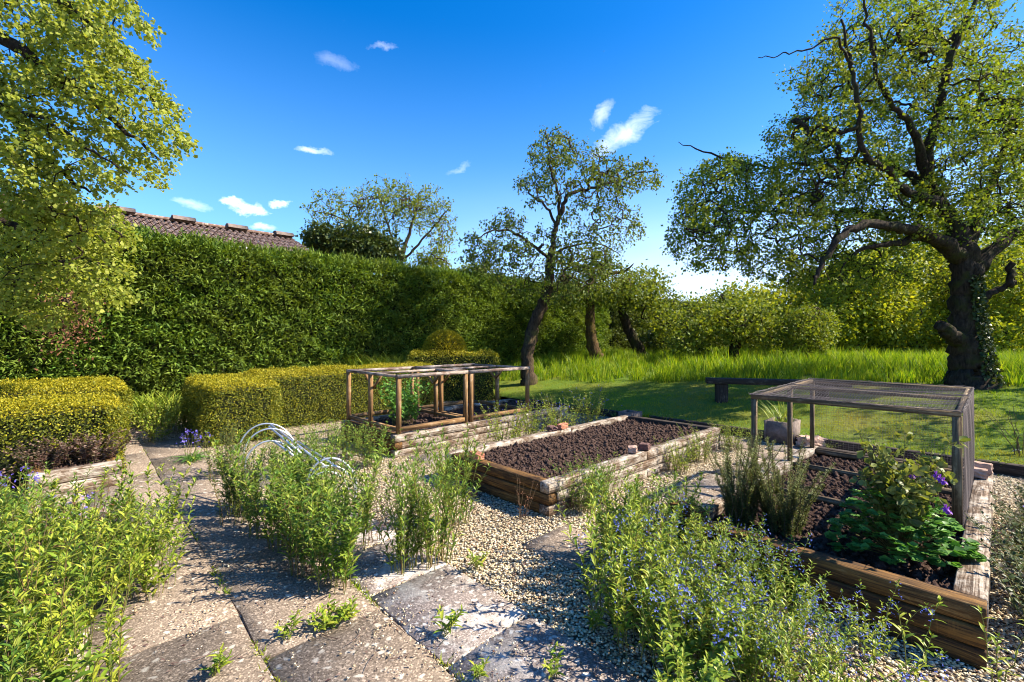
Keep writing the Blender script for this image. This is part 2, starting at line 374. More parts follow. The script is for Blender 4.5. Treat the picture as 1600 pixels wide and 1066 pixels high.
def gravel_mat():
    m, t, b, out = newmat('gravel'); tc = t.new('ShaderNodeTexCoord'); o = tc.outputs['Object']
    v = t.new('ShaderNodeTexVoronoi'); v.inputs['Scale'].default_value = 52; t.link(o, v.inputs['Vector'])
    sx = t.new('ShaderNodeSeparateColor'); t.link(v.outputs['Color'], sx.inputs[0])
    c = t.ramp(sx.outputs[0], [(0, (.22, .16, .10)), (.3, (.40, .31, .19)), (.55, (.55, .45, .30)), (.8, (.66, .58, .44)), (1, (.34, .27, .20))])
    edge = t.math('MULTIPLY', t.math('SUBTRACT', v.outputs['Distance'], .42, True), 5, True)
    c = t.mix(edge, c, (.07, .05, .03))
    n = t.noise(o, .9, 5); c = t.mix(t.math('MULTIPLY', t.math('SUBTRACT', n, .5, True), 2.4, True), c, (.20, .14, .09))
    t.link(c, b.inputs['Base Color']); b.inputs['Roughness'].default_value = .85
    bump(t, b, t.math('SUBTRACT', 1.0, v.outputs['Distance']), 1, .012); return m
M['gravel'] = gravel_mat()
def pebble_mat():
    m, t, b, out = newmat('pebble'); g = t.new('ShaderNodeNewGeometry')
    t.link(t.ramp(g.outputs['Random Per Island'], [(0, (.24, .16, .09)), (.2, (.46, .35, .20)), (.45, (.62, .50, .31)), (.7, (.72, .64, .48)), (.9, (.40, .33, .25)), (1, (.30, .14, .07))]), b.inputs['Base Color'])
    b.inputs['Roughness'].default_value = .75; return m
M['pebble'] = pebble_mat()
def slab_mat(name, base, lich, amount, dark):
    m, t, b, out = newmat(name); tc = t.new('ShaderNodeTexCoord'); o = tc.outputs['Object']
    n = t.noise(o, 60, 6, .75); v = t.new('ShaderNodeTexVoronoi'); v.inputs['Scale'].default_value = 125; t.link(o, v.inputs['Vector'])
    sx = t.new('ShaderNodeSeparateColor'); t.link(v.outputs['Color'], sx.inputs[0])
    c = t.mix(t.math('MULTIPLY', t.math('SUBTRACT', n, .3, True), 2.4, True), dark, base); c = t.mix(t.math('MULTIPLY', t.math('SUBTRACT', sx.outputs[0], .64, True), 1.9), c, tuple(min(1, x * 2.1) for x in base))
    c = t.mix(t.math('MULTIPLY', t.math('SUBTRACT', .26, sx.outputs[1], True), 2.6), c, tuple(x * .4 for x in dark))
    v2 = t.new('ShaderNodeTexVoronoi'); v2.inputs['Scale'].default_value = 17; v2.feature = 'F1'
    wob = t.mapping(o); nd = t.new('ShaderNodeTexNoise'); nd.inputs['Scale'].default_value = 22; t.link(o, nd.inputs['Vector'])
    ad = t.new('ShaderNodeVectorMath'); ad.operation = 'MULTIPLY_ADD'; t.link(nd.outputs['Color'], ad.inputs[0]); ad.inputs[1].default_value = (.07, .07, .07); t.link(o, ad.inputs[2])
    t.link(ad.outputs[0], v2.inputs['Vector'])
    sp = t.math('MULTIPLY', t.math('SUBTRACT', .36, v2.outputs['Distance'], True), 5.5, True)
    s2 = t.new('ShaderNodeSeparateColor'); t.link(v2.outputs['Color'], s2.inputs[0])
    sp = t.math('MULTIPLY', sp, t.math('LESS_THAN', s2.outputs[1], amount))
    big = t.noise(o, 3.2, 7, .7); sp2 = t.math('MULTIPLY', t.math('SUBTRACT', big, .72 - amount * .3, True), 6, True)
    c = t.mix(t.math('MAXIMUM', sp, t.math('MULTIPLY', sp2, .7)), c, lich)
    t.link(c, b.inputs['Base Color']); b.inputs['Roughness'].default_value = .95; bump(t, b, t.math('ADD', n, sx.outputs[0]), .8, .006); return m
M['slab_pale'] = slab_mat('slab_pale', (.33, .27, .24), (.66, .63, .58), .75, (.14, .11, .095))
M['slab_brown'] = slab_mat('slab_brown', (.32, .25, .19), (.60, .53, .44), .34, (.12, .085, .062))
M['slab_dark'] = slab_mat('slab_dark', (.20, .145, .11), (.52, .46, .40), .10, (.075, .05, .036))
M['slab_mid'] = slab_mat('slab_mid', (.36, .29, .23), (.64, .58, .49), .50, (.145, .108, .08))

def roof_mat():
    m, t, b, out = newmat('roof'); tc = t.new('ShaderNodeTexCoord'); o = tc.outputs['Object']
    n = t.noise(t.mapping(o, (3, 1, 1)), 3, 8, .7); n2 = t.noise(o, 9, 6, .7)
    c = t.ramp(n, [(.3, (.10, .055, .042)), (.55, (.17, .105, .082)), (.75, (.30, .245, .205))])
    c = t.mix(t.math('MULTIPLY', t.math('SUBTRACT', n2, .52, True), 5, True), c, (.42, .38, .32))
    t.link(c, b.inputs['Base Color']); b.inputs['Roughness'].default_value = .9; return m
M['roof'] = roof_mat()
def lawn_mat():
    m, t, b, out = newmat('lawn'); tc = t.new('ShaderNodeTexCoord'); o = tc.outputs['Object']
    n = t.noise(o, 40, 6, .7); n2 = t.noise(o, .7, 5)
    c = t.ramp(n, [(.3, (.06, .12, .008)), (.6, (.13, .20, .012)), (.8, (.24, .26, .02))])
    c = t.mix(t.math('MULTIPLY', t.math('SUBTRACT', n2, .45, True), 2.5, True), c, (.24, .19, .04))
    t.link(c, b.inputs['Base Color']); b.inputs['Roughness'].default_value = 1; bump(t, b, n, 1, .04); return m
M['lawn'] = lawn_mat()

def fbm2(a, b, seed=0):
    return (np.sin(a * 1.7 + seed) * np.cos(b * 2.3 + seed * 2) + .6 * np.sin(a * 4.1 + b * 3.3 + seed) + .4 * np.cos(a * 8.7 - b * 7.1 + seed * 3) + .3 * np.sin(a * 15 + b * 13)) / 2.3
# ------------------------------------------------------------------ ground
def ground():
    mb = MB(); mb.add([[-600, -200, -.03], [600, -200, -.03], [600, 900, -.03], [-600, 900, -.03]], [[0, 1, 2, 3]])
    tag(link('ground', mb.mesh('ground', M['earth'])), kind='structure')
    # gravel yard
    mb = MB(); c = [NS(-1.5, -12), NS(-1.5, 6), NS(U0 + .05, 6), NS(U0 + .05, -12)]
    mb.add(c, [[0, 1, 2, 3]]); tag(link('gravel_yard', mb.mesh('gravel_yard', M['gravel'])), kind='structure')
    # lawn rising away from the yard
    us = np.concatenate([np.arange(0, 12, .5), np.geomspace(12, 300, 18)]); ss = np.concatenate([-np.geomspace(300, 14, 12), np.arange(-13, 13, .5), np.geomspace(13, 300, 12)])
    U, S = np.meshgrid(us, ss, indexing='ij'); P = E1[:2] * (U + U0)[..., None] + E2[:2] * S[..., None]
    Z = tz(P[..., 0], P[..., 1]); Z[U == 0] = .1
    V = np.concatenate([P, Z[..., None]], -1).reshape(-1, 3); a, b = U.shape
    i, j = np.meshgrid(np.arange(a - 1), np.arange(b - 1), indexing='ij'); q = (i * b + j).ravel()
    mb = MB(); mb.add(V, np.stack([q, q + b, q + b + 1, q + 1], -1)[:, ::-1])
    tag(link('lawn', mb.mesh('lawn', M['lawn'], True)), kind='structure')
ground()

SLABS = []
def slab(n0, n1, s0, s1, m, z=.012, h=.03):
    mb = MB(); k = 5
    # slightly worn outline
    pts = []
    for (a, b, c, d) in ((n0, s0, n0, s1), (n0, s1, n1, s1), (n1, s1, n1, s0), (n1, s0, n0, s0)):
        for i in range(k):
            f = i / k; pts.append((a + (c - a) * f + rng.normal(0, .006), b + (d - b) * f + rng.normal(0, .006)))
    nn = len(pts); cx = np.array([(n0 + n1) / 2, (s0 + s1) / 2])
    o3 = NS(*cx); top = np.array([NS(*p, z) for p in pts]) - o3; bot = top.copy(); bot[:, 2] = z - h
    top2 = top * np.array([.996, .996, 1]); top[:, 2] -= .004
    i = np.arange(nn); j = (i + 1) % nn
    mb.addm(np.concatenate([bot, top, top2]), [np.stack([j, i, i + nn, j + nn], -1), np.stack([j + nn, i + nn, i + 2 * nn, j + 2 * nn], -1), (i[::-1] + 2 * nn).reshape(1, -1)])
    o = link('paving_slab', mb.mesh('paving_slab', m), None, o3); tag(o, kind='structure'); SLABS.append((n0, n1, s0, s1)); return o
for k, s0 in enumerate(np.arange(-10.6, 2.5, 1.38)):
    for r, (a, b) in enumerate(((-.62, .0435), (.0465, .7035), (.7065, 1.36))):
        m = M['slab_dark'] if (k, r) in ((6, 2),) else M['slab_brown'] if (k * 3 + r * 5) % 3 else M['slab_mid']
        slab(a, b, s0 + .0025 + r * .53, s0 + 1.3775 + r * .53, m, .012 + rng.uniform(-.0015, .0015))
slab(1.37, 2.0, -2.80, -1.95, M['slab_pale'], .016); slab(1.37, 2.0, -1.94, -1.02, M['slab_pale'], .013); slab(1.37, 2.0, -1.01, -.1, M['slab_mid'], .014)
slab(1.37, 2.0, -4.4, -3.5, M['slab_pale'], .010); slab(1.37, 2.0, -3.48, -2.82, M['slab_pale'], .012)
slab(2.62, 3.2, -2.66, -2.12, M['slab_brown'], .014)
slab(3.4, 3.95, -5.75, -5.2, M['slab_mid'], .012)
for k in range(6): slab(4.55 + k * .62, 5.13 + k * .62, -2.45 + .03 * (k % 2), -1.86, M['slab_mid'] if k % 2 else M['slab_brown'], .012)
slab(7.45, 8.0, -1.75, -1.1, M['slab_mid']); slab(7.45, 8.0, -3.3, -2.6, M['slab_brown'])
slab(2.3, 2.9, -7.1, -6.2, M['slab_mid']); slab(1.5, 2.2, -6.6, -5.7, M['slab_mid'])

def on_slab(n, s):
    r = np.zeros(len(n), bool)
    for a, b, c, d in SLABS: r |= (n > a) & (n < b) & (s > c) & (s < d)
    return r
def in_beds(n, s): return ((n > 3.25) & (n < 7.2) & (s > -4.6) & (s < -2.9)) | ((n > 3.35) & (n < 6.9) & (s > -1.7) & (s < 0)) | ((n > 3.2) & (n < 7.3) & (s > -8) & (s < -5.9))

def pebbles():
    N0 = 90000
    d = 1.9 + rng.power(1.15, N0) * 0 + rng.gamma(2.0, 1.25, N0); px = rng.uniform(-100, 1700, N0)
    x = (px - CX) / F * d; y = d
    n = E1[0] * x + E1[1] * y; s = E2[0] * x + E2[1] * y
    ok = (d < 8) & (n > -.6) & (n < U0) & (s < 4) & ~in_beds(n, s)
    os_ = on_slab(n, s); keep = ok & ((~os_ & (n > 1.36)) | (os_ & (rng.random(N0) < .012 + .25 * np.exp(-np.abs(n - 1.4) * 9) + .30 * (fbm2(n * 2.6, s * 1.5, 6.0) > .42) * (fbm2(n * 9, s * 8, 1.0) > -.2))))
    x, y, os_ = x[keep], y[keep], os_[keep]; N = len(x)
    base = np.array([[1, 0, 0], [0, 1, 0], [-1, 0, 0], [0, -1, 0], [.35, .1, .8], [-.3, -.15, .75], [0, 0, -.7]])
    fc = np.array([[0, 1, 4], [1, 5, 4], [1, 2, 5], [2, 3, 5], [3, 4, 5], [3, 0, 4], [1, 0, 6], [2, 1, 6], [3, 2, 6], [0, 3, 6]])
    sz = rng.uniform(.006, .0135, N) * np.where(os_, .6, 1); a = rng.uniform(0, 6.28, N)
    V = base[None] * np.stack([sz * rng.uniform(.9, 1.5, N), sz * rng.uniform(.7, 1.1, N), sz * rng.uniform(.5, .9, N)], -1)[:, None, :]
    V = V + rng.normal(0, .15, V.shape) * sz[:, None, None]
    c, s_ = np.cos(a)[:, None], np.sin(a)[:, None]
    V = np.stack([V[..., 0] * c - V[..., 1] * s_, V[..., 0] * s_ + V[..., 1] * c, V[..., 2]], -1)
    V[..., 0] += x[:, None]; V[..., 1] += y[:, None]; V[..., 2] += np.where(os_, .02, .004)[:, None] + (rng.random(N) * .008)[:, None]
    mb = MB(); mb.add(V.reshape(-1, 3), ((np.arange(N) * 7)[:, None, None] + fc[None]).reshape(-1, 3))
    tag(link('gravel_stones', mb.mesh('gravel_stones', M['pebble'])), 'loose cream and tan gravel stones covering the yard', 'gravel', kind='stuff')
pebbles()

# ------------------------------------------------------------------ grass
def blades(name, label, X, Y, Z, H, Wd, mat, lean=.35, b=None):
    n = len(X); a = rng.uniform(0, 6.28, n); ln = rng.uniform(.05, lean, n) * H; b = rng.uniform(0, 6.28, n) if b is None else b
    P = np.stack([X, Y, Z - .01], -1); S = np.stack([np.cos(a), np.sin(a), np.zeros(n)], -1) * (Wd / 2)[:, None]
    L = np.stack([np.cos(b), np.sin(b), np.zeros(n)], -1) * ln[:, None]; up = np.array([0, 0, 1.0])
    V = np.stack([P - S, P + S, P + S * .7 + L * .35 + up * (H * .55)[:, None], P - S * .7 + L * .35 + up * (H * .55)[:, None], P + L + up * H[:, None]], 1)
    q = (np.arange(n) * 5)[:, None]; mb = MB(); mb.addm(V.reshape(-1, 3), [q + [[0, 1, 2, 3]], q + [[3, 2, 4]]])
    return tag(link(name, mb.mesh(name, mat)), label, 'grass', kind='stuff')
MEAD_A = np.array([.2, 14.75]); MEAD_B = np.array([9.45, 9.25])       # front edge of the long grass
MDIR = (MEAD_B - MEAD_A) / np.linalg.norm(MEAD_B - MEAD_A); MN = np.array([-MDIR[1], MDIR[0]])
def meadow():
    K = 7500
    px = rng.uniform(780, 1730, K); d = 8 + 25 * rng.power(.85, K); x = (px - CX) / F * d; y = d
    q = (np.stack([x, y], -1) - MEAD_A) @ MN; k = (q > .1 * np.sin(x * 1.7) + .12 * np.sin(x * 4.1)) & (q < 16); x, y, q = x[k], y[k], q[k]
    h = rng.uniform(.2, .5, len(x)) * np.clip(.6 + q * .4, 0, 1) * (1 + .35 * fbm2(x * 1.3, y * 1.5, 2.0)); b = rng.uniform(0, 6.28, len(x)); m = 22
    X = np.repeat(x, m) + rng.normal(0, .085, len(x) * m); Y = np.repeat(y, m) + rng.normal(0, .085, len(x) * m)
    blades('meadow_grass', 'long unmown sunlit grass beneath the orchard trees', X, Y, tz(X, Y), np.repeat(h, m) * rng.uniform(.5, 1.15, len(X)), rng.uniform(.012, .026, len(X)), M['grass_long'], .65, np.repeat(b, m) + rng.normal(0, .8, len(X)))
    N = 170000
    px = rng.uniform(770, 1700, N); d = 5.2 + 10.5 * rng.random(N)
    x = (px - CX) / F * d; y = d; q = (np.stack([x, y], -1) - MEAD_A) @ MN; u = E1[0] * x + E1[1] * y - U0
    k = (q < .3) & (u > .02); x, y = x[k], y[k]
    blades('lawn_grass', 'short mown lawn grass dappled with tree shade', x, y, tz(x, y), rng.uniform(.015, .05, len(x)) * (1 + .6 * fbm2(x * 3, y * 3, 5.0)), rng.uniform(.006, .012, len(x)), M['grass_short'], .9)
meadow()

# ------------------------------------------------------------------ timber beds
def rough_box(L, Wd, H, seg=14, jit=.0016):
    """sleeper along +X from 0 to L, bevelled and a little uneven; centred on Y, from z=0 to H"""
    xs = np.concatenate([[0, .006], np.linspace(.05, L - .05, seg), [L - .006, L]]); b = .008
    prof = np.array([(-Wd / 2 + b, 0), (Wd / 2 - b, 0), (Wd / 2, b), (Wd / 2, H - b), (Wd / 2 - b, H), (-Wd / 2 + b, H), (-Wd / 2, H - b), (-Wd / 2, b)])
    k = 8; V = []
    wy = rng.normal(0, jit, len(xs)); wz = rng.normal(0, jit * .6, len(xs))
    for i, x in enumerate(xs):
        sc = .985 if i in (0, len(xs) - 1) else 1
        for (y, z) in prof: V.append((x, y * sc + wy[i] + rng.normal(0, jit * .5), (z - H / 2) * sc + H / 2 + (wz[i] if z > H / 2 else 0)))
    V = np.array(V); i = np.arange(len(xs) - 1)[:, None] * k; j = np.arange(k)[None]; j2 = (j + 1) % k
    mb = MB(); mb.addm(V, [np.stack([i + j, i + k + j, i + k + j2, i + j2], -1).reshape(-1, 4)[:, ::-1], np.arange(k)[::-1].reshape(1, k), (np.arange(k) + (len(xs) - 1) * k).reshape(1, k)])
    return mb
def sleeper(parent, a, b, z, wd, h, mat, name='sleeper'):
    """timber in the parent's plane from a to b (x, y)"""
    a = np.array(a, float); b = np.array(b, float); L = np.linalg.norm(b - a)
    return link(name, rough_box(L, wd, h).mesh(name, mat), parent, (a[0], a[1], z), math.atan2(b[1] - a[1], b[0] - a[0]))
def soil_part(parent, x0, x1, y0, y1, z, amp=.035, clod=5200):
    nx = int((x1 - x0) / .035); ny = int((y1 - y0) / .035)
    X, Y = np.meshgrid(np.linspace(x0, x1, nx), np.linspace(y0, y1, ny), indexing='ij')
    Z = z + amp * .6 * (np.sin(X * 5.1 + Y * 2) * np.cos(Y * 4.3 + X)) + rng.normal(0, amp * .33, X.shape)
    V = np.stack([X, Y, Z], -1).reshape(-1, 3); i, j = np.meshgrid(np.arange(nx - 1), np.arange(ny - 1), indexing='ij'); q = (i * ny + j).ravel()
    mb = MB(); mb.add(V, np.stack([q, q + ny, q + ny + 1, q + 1], -1))
    # clods
    ii = rng.integers(0, nx, clod); jj = rng.integers(0, ny, clod); P = np.stack([X[ii, jj], Y[ii, jj], Z[ii, jj] + .006], -1)
    P[:, :2] += rng.normal(0, .01, (clod, 2)); P[:, 0] = np.clip(P[:, 0], x0 + .02, x1 - .02); P[:, 1] = np.clip(P[:, 1], y0 + .02, y1 - .02)
    o = np.array([[1, 0, 0], [-1, 0, 0], [0, 1, 0], [0, -1, 0], [0, 0, 1], [0, 0, -1.]])
    f = np.array([[0, 2, 4], [2, 1, 4], [1, 3, 4], [3, 0, 4], [2, 0, 5], [1, 2, 5], [3, 1, 5], [0, 3, 5]])
    sz = np.minimum(rng.gamma(1.1, .0085, clod) + .004, .032)
    VV = P[:, None] + (o[None] + rng.normal(0, .28, (clod, 6, 3))) * sz[:, None, None]
    mb.add(VV.reshape(-1, 3), ((np.arange(clod) * 6)[:, None, None] + f[None]).reshape(-1, 3))
    return link('soil', mb.mesh('soil', M['soil']), parent)

# in a bed's own frame x runs along its long axis, y to the left (away from the near-right side)
BW = .125
def bed(label, near_right, ang, L, Wd, courses, soil_z, nearmat, sidemat, top_right_w=None, joint=2.4, cut=None):
    t = thing('raised_bed', label, 'raised bed', near_right, ang)
    h = .33 / courses
    for c in range(courses):
        z = c * h + .001; topw = BW; gp = .009; rec = (0, .008, -.003)[c % 3]
        odd = (courses - 1 - c) % 2
        rw = top_right_w if (top_right_w and c == courses - 1) else BW
        x0 = BW if odd == 0 and top_right_w else 0.0
        # right and left sides, from two lengths of timber
        for y, w_ in ((rw / 2, rw), (Wd - BW / 2, BW)):
            jx = L * (.45 + .12 * ((c + (y > 1)) % 2))
            xs0 = x0 if not odd else BW * 1.0 + .002
            xs0 = (BW + .002) if odd or top_right_w else 0.0
            sleeper(t, (xs0, y + (rec if y < 1 else -rec)), (jx, y + (rec if y < 1 else -rec)), z, w_ - (0 if w_ > BW else rng.uniform(0, .008)), h - gp, sidemat)
            sleeper(t, (jx + .012, y + (rec * .4 if y < 1 else -rec)), (L, y + (rec * .4 if y < 1 else -rec)), z, w_ - rng.uniform(0, .008), h - gp, sidemat)
        # near end and far end
        ya, yb = (0.0, Wd) if (odd or top_right_w) else (BW + .002, Wd - BW - .002)
        if c == courses - 1 and not top_right_w:
            mid = Wd * .55; sleeper(t, (BW / 2, ya), (BW / 2, mid), z, BW, h - gp, nearmat); sleeper(t, (BW / 2, mid + .006), (BW / 2, yb), z, BW, h - gp, nearmat)
        else: sleeper(t, (BW / 2 - (.004 if c % 2 else 0), ya), (BW / 2 - (.004 if c % 2 else 0), yb), z, BW, h - gp, nearmat)
        sleeper(t, (L - BW / 2, BW + .002), (L - BW / 2, Wd - BW - .002), z, BW, h - gp, M['wood_dark'])
    soil_part(t, BW * .9, L - BW * .9, BW * .9, Wd - BW * .9, soil_z, .03, int(1500 * L * Wd))
    return t
A_MID = np.array([-.818, 5.56, 0]); B_MID = A_MID + E2 * 1.698
bed_mid = bed('long raised bed of bare dark soil at centre, three bricks on its timber edge', B_MID, ANG, 3.986, 1.698, 3, .245, M['wood_brown'], M['wood_pale'])
RA = .751; N_R = np.array([2.42, 2.32, 0])
bed_right = bed('raised bed at right front with netted cage and purple columbine', N_R, RA, 3.53, 1.666, 3, .235, M['wood_brown'], M['wood_pale'], .135)
LA = .787; N_L = np.array([-1.67, 6.49, 0])
bed_left = bed('raised bed beside box hedge with two bare wooden cage frames standing on it', N_L, LA, 4.0, 1.72, 3, .25, M['wood_brown'], M['wood_pale'])
def bl(b, x, y, z=0.0):
    """point in a bed's frame to the world"""
    nr, a = {'m': (B_MID, ANG), 'r': (N_R, RA), 'l': (N_L, LA)}[b]
    return nr + np.array([math.cos(a) * x - math.sin(a) * y, math.sin(a) * x + math.cos(a) * y, z])

# ------------------------------------------------------------------ bare cage frames
def cage_frame(label, x0, x1, y0, y1, zb, H):
    """square-section timber cage in the left bed's frame"""
    o = bl('l', x0, y0, zb); t = thing('cage_frame', label, 'cage frame', o, LA, 'bare timber cage frames on the left bed')
    lx, ly = x1 - x0, y1 - y0; w = .056
    def part(name, a, b, ww, hh, mat):
        a = np.array(a, float); b = np.array(b, float); L = np.linalg.norm(b - a); mb = MB(); mb.beam((0, 0, 0), (L, 0, 0), ww, hh)
        ob = link(name, mb.mesh(name, mat), t, a); d = Vector(b - a); ob.rotation_euler = d.to_track_quat('X', 'Z').to_euler(); return ob
    for x, y in ((w / 2, w / 2), (lx - w / 2, w / 2), (w / 2, ly - w / 2), (lx - w / 2, ly - w / 2), (w / 2, ly * .52), (lx - w / 2, ly * .52)):
        part('post', (x, y, 0), (x, y, H - .04), w, w, M['wood_cage'])
    for z, mat in ((H - .02, M['wood_top']), (.06, M['wood_cage'])):
        for y in (w / 2 - (.003 if z > .1 else -.002), ly - w / 2 + (.003 if z > .1 else -.002)):
            part('rail', (w + .001 if z < .1 else 0, y, z), (lx - w - .001 if z < .1 else lx, y, z), w * .9 if z < .1 else w * 1.25, .065 if z < .1 else .05, mat)
        for x in (w / 2, lx - w / 2):
            part('rail', (x, w + .004, z), (x, ly - w - .004, z), w * .9, .05 if z < .1 else .038, mat)
    part('rail', (w + .002, ly * .52, H - .021), (lx - w - .002, ly * .52, H - .021), w * .9, .036, M['wood_top'])
    for x in (w / 2 + .045, lx - w / 2 - .045):
        part('brace', (x, ly * .52, H - .26), (x, ly * .52 - .24, H - .05), .04, .022, M['wood_cage'])
        part('brace', (x, ly * .52 + .01, H - .26), (x, ly * .52 + .25, H - .05), .04, .022, M['wood_cage'])
    return t
cage_frame('nearer bare timber cage frame, over a leafy shrub, at bed corner', .06, 1.36, .02, 1.66, .33, .85)
cage_frame('farther bare timber cage frame over bare soil', 1.42, 2.85, .02, 1.66, .33, .85)

# ------------------------------------------------------------------ netted cage
def net_panel(mb, P00, P10, P11, P01, sag, nu, nv, r=.0011, wr=.0):
    """net of strands over a bilinear patch that sags; nu, nv strands each way"""
    P00, P10, P11, P01 = [np.asarray(p, float) for p in (P00, P10, P11, P01)]
    def at(u, v):
        u = np.asarray(u)[..., None]; v = np.asarray(v)[..., None]
        p = P00 * (1 - u) * (1 - v) + P10 * u * (1 - v) + P11 * u * v + P01 * (1 - u) * v
        s = (4 * u * (1 - u)) ** .6 * (4 * v * (1 - v)) ** .6
        p = p + np.array(sag) * s + np.array(sag) * .25 * np.sin(u * 9 + v * 4) * s + wr * np.sin(u * 31 + v * 7) * np.array([.6, .5, .6]) * s
        return p
    uu = np.linspace(0, 1, 26)
    for v in np.linspace(0, 1, nv): mb.tube(at(uu, np.full(26, v)), r, 3, 0, False)
    vv = np.linspace(0, 1, 22)
    for u in np.linspace(0, 1, nu): mb.tube(at(np.full(22, u), vv), r, 3, 0, False)
def netted_cage():
    x0, x1, xm, y0, y1, zb, H = 1.36, 3.40, 2.48, .15, 1.60, .26, .895
    o = bl('r', x0, y0, zb); t = thing('netted_cage', 'low timber cage covered in sagging grey net over bare soil', 'netted cage', o, RA)
    lx, ly, xm = x1 - x0, y1 - y0, xm - x0; w = .042
    def part(name, a, b, ww, hh, mat=M['wood_greycage']):
        a = np.array(a, float); b = np.array(b, float); L = np.linalg.norm(b - a); mb = MB(); mb.beam((0, 0, 0), (L, 0, 0), ww, hh)
        ob = link(name, mb.mesh(name, mat), t, a); ob.rotation_euler = Vector(b - a).to_track_quat('X', 'Z').to_euler(); return ob
    def tilt(x): return .03 * x / lx
    for x, y in ((w / 2, w / 2), (lx - w / 2, w / 2), (w / 2, ly - w / 2), (lx - w / 2, ly - w / 2), (xm, ly - w / 2)):
        part('post', (x, y, 0), (x, y, H - .03 + tilt(x)), w * (1.35 if x < .1 and y < .1 else 1), w)
    for x in (w / 2, lx - w / 2): part('rail', (x, -.002, H - .012 + tilt(x)), (x, ly + .002, H - .012 + tilt(x)), w, .045)
    for y in (w / 2, ly - w / 2): part('rail', (w + .002, y, H - .014 + tilt(0)), (lx - w - .002, y, H - .014 + tilt(lx)), w * .9, .038)
    part('rail', (xm, w, H - .018 + tilt(xm)), (xm, ly - w, H - .018 + tilt(xm)), w * .9, .03)
    for x in (w / 2, xm, lx - w / 2): part('rail', (x, w + .002, .028), (x, ly - w - .002, .028), w * .9, .05)
    part('rail', (.08, ly - w / 2, .03), (xm - .03, ly - w / 2, .03), w, .045); part('rail', (xm + .03, ly - w / 2, .03), (lx - w, ly - w / 2, .03), w, .045)
    mb = MB(); e = .012; zt = H + .012
    net_panel(mb, (-e, -e, zt), (xm, -e, zt + .015), (xm, ly + e, zt + .015), (-e, ly + e, zt), (0, 0, -.045), 42, 60, .0011, .006)
    net_panel(mb, (xm, -e, zt + .015), (lx + e, -e, zt + .03), (lx + e, ly + e, zt + .03), (xm, ly + e, zt + .015), (0, 0, -.05), 40, 60, .0011, .008)
    net_panel(mb, (-e, -e, .0), (lx + e, -e, .0), (lx + e, -e, zt + .03), (-e, -e, zt), (0, -.015, 0), 82, 38, .0012, .008)      # right side
    net_panel(mb, (lx + e, -e, .0), (lx + e, ly + e, .0), (lx + e, ly + e, zt + .03), (lx + e, -e, zt + .03), (.02, 0, 0), 60, 38, .0010, .006)   # far side
    # bunched edges of the net along the top
    for a, b in (((-e, -e, zt), (lx + e, -e, zt + .03)), ((-e, ly + e, zt), (lx + e, ly + e, zt + .03)), ((lx + e, -e, zt + .03), (lx + e, ly + e, zt + .03)), ((-e, -e, zt), (-e, ly + e, zt)), ((xm, -e, zt + .02), (xm, ly + e, zt + .02))):
        a = np.array(a); b = np.array(b); f = np.linspace(0, 1, 40)[:, None]
        for k in range(4):
            p = a + (b - a) * f + rng.normal(0, .005, (40, 3)); mb.tube(p, .0018, 3, 0, False)
    for k in range(5):                                  # folds gathered across the top
        f = np.linspace(0, 1, 30)[:, None]; a = np.array([-.01, ly * (.78 + .04 * k), zt + .004]); b = np.array([xm, ly * (.93 + .01 * k), zt + .02])
        mb.tube(a + (b - a) * f + np.array([0, 0, 1]) * (-.02 * np.sin(f * 3.14)) + rng.normal(0, .002, (30, 3)), .0016, 3, 0, False)
    link('net', mb.mesh('net', M['net']), t)
netted_cage()

# ------------------------------------------------------------------ bricks, stones and planters
def lump_box(size, jit, seg=3):
    """a worn block: subdivided box with chipped corners"""
    import bmesh
    bm = bmesh.new(); bmesh.ops.create_cube(bm, size=1.0)
    bmesh.ops.bevel(bm, geom=bm.edges[:], offset=.06, segments=2, affect='EDGES')
    bmesh.ops.subdivide_edges(bm, edges=[e for e in bm.edges if e.calc_length() > .4], cuts=seg, use_grid_fill=True)
    for v in bm.verts:
        v.co.x *= size[0]; v.co.y *= size[1]; v.co.z *= size[2]
        v.co += Vector(rng.normal(0, jit, 3))
    return bm
def block(name, label, cat, p, size, rz, mat, tiltx=0.0, jit=.003, group=None):
    bm = lump_box(size, jit); me = bpy.data.meshes.new(name); bm.to_mesh(me); bm.free(); me.materials.append(mat)
    o = link(name, me, None, (p[0], p[1], p[2] + size[2] / 2), rz); o.rotation_euler = (tiltx, tiltx * .5, rz)
    return tag(o, label, cat, group)
BR = (.215, .1025, .065)
block('brick', 'single worn red brick on the near end timber of centre bed', 'brick', bl('m', .065, 1.17, .331), (.2, .1, .07), ANG + 1.45, M['brick'])
block('brick', 'pale left brick of the pair on the right edge of the centre bed', 'brick', bl('m', 1.63, .10, .331), (.16, .1, .066), ANG + .5, M['brick_pale'])
block('brick', 'broken reddish right brick of the pair on the right edge of centre bed', 'brick', bl('m', 1.86, .07, .331), (.12, .11, .07), ANG + .2, M['brick_dark'])
block('brick', 'bright orange brick on the far left timber of the centre bed', 'brick', bl('m', 2.12, 1.62, .331), (.2, .09, .075), ANG + .15, M['brick'])
block('brick', 'dark broken brick beside the orange brick on centre bed timber', 'brick', bl('m', 1.90, 1.64, .331), (.14, .1, .06), ANG - .3, M['brick_dark'], .1, .006)
block('brick', 'rough red brick lying on the gravel between the left and centre beds', 'brick', bl('m', .85, 1.85, .05), (.26, .12, .09), ANG + .1, M['brick'], .12, .008)
block('brick', 'left of two dark bricks half hidden at the foot of centre bed', 'brick', bl('m', -.1, 1.25, .0), (.17, .1, .07), ANG + 1.3, M['brick_dark'])
block('brick', 'right of two dark bricks at the foot of the centre bed', 'brick', bl('m', -.14, .98, .0), (.15, .1, .065), ANG + 1.0, M['brick_dark'])
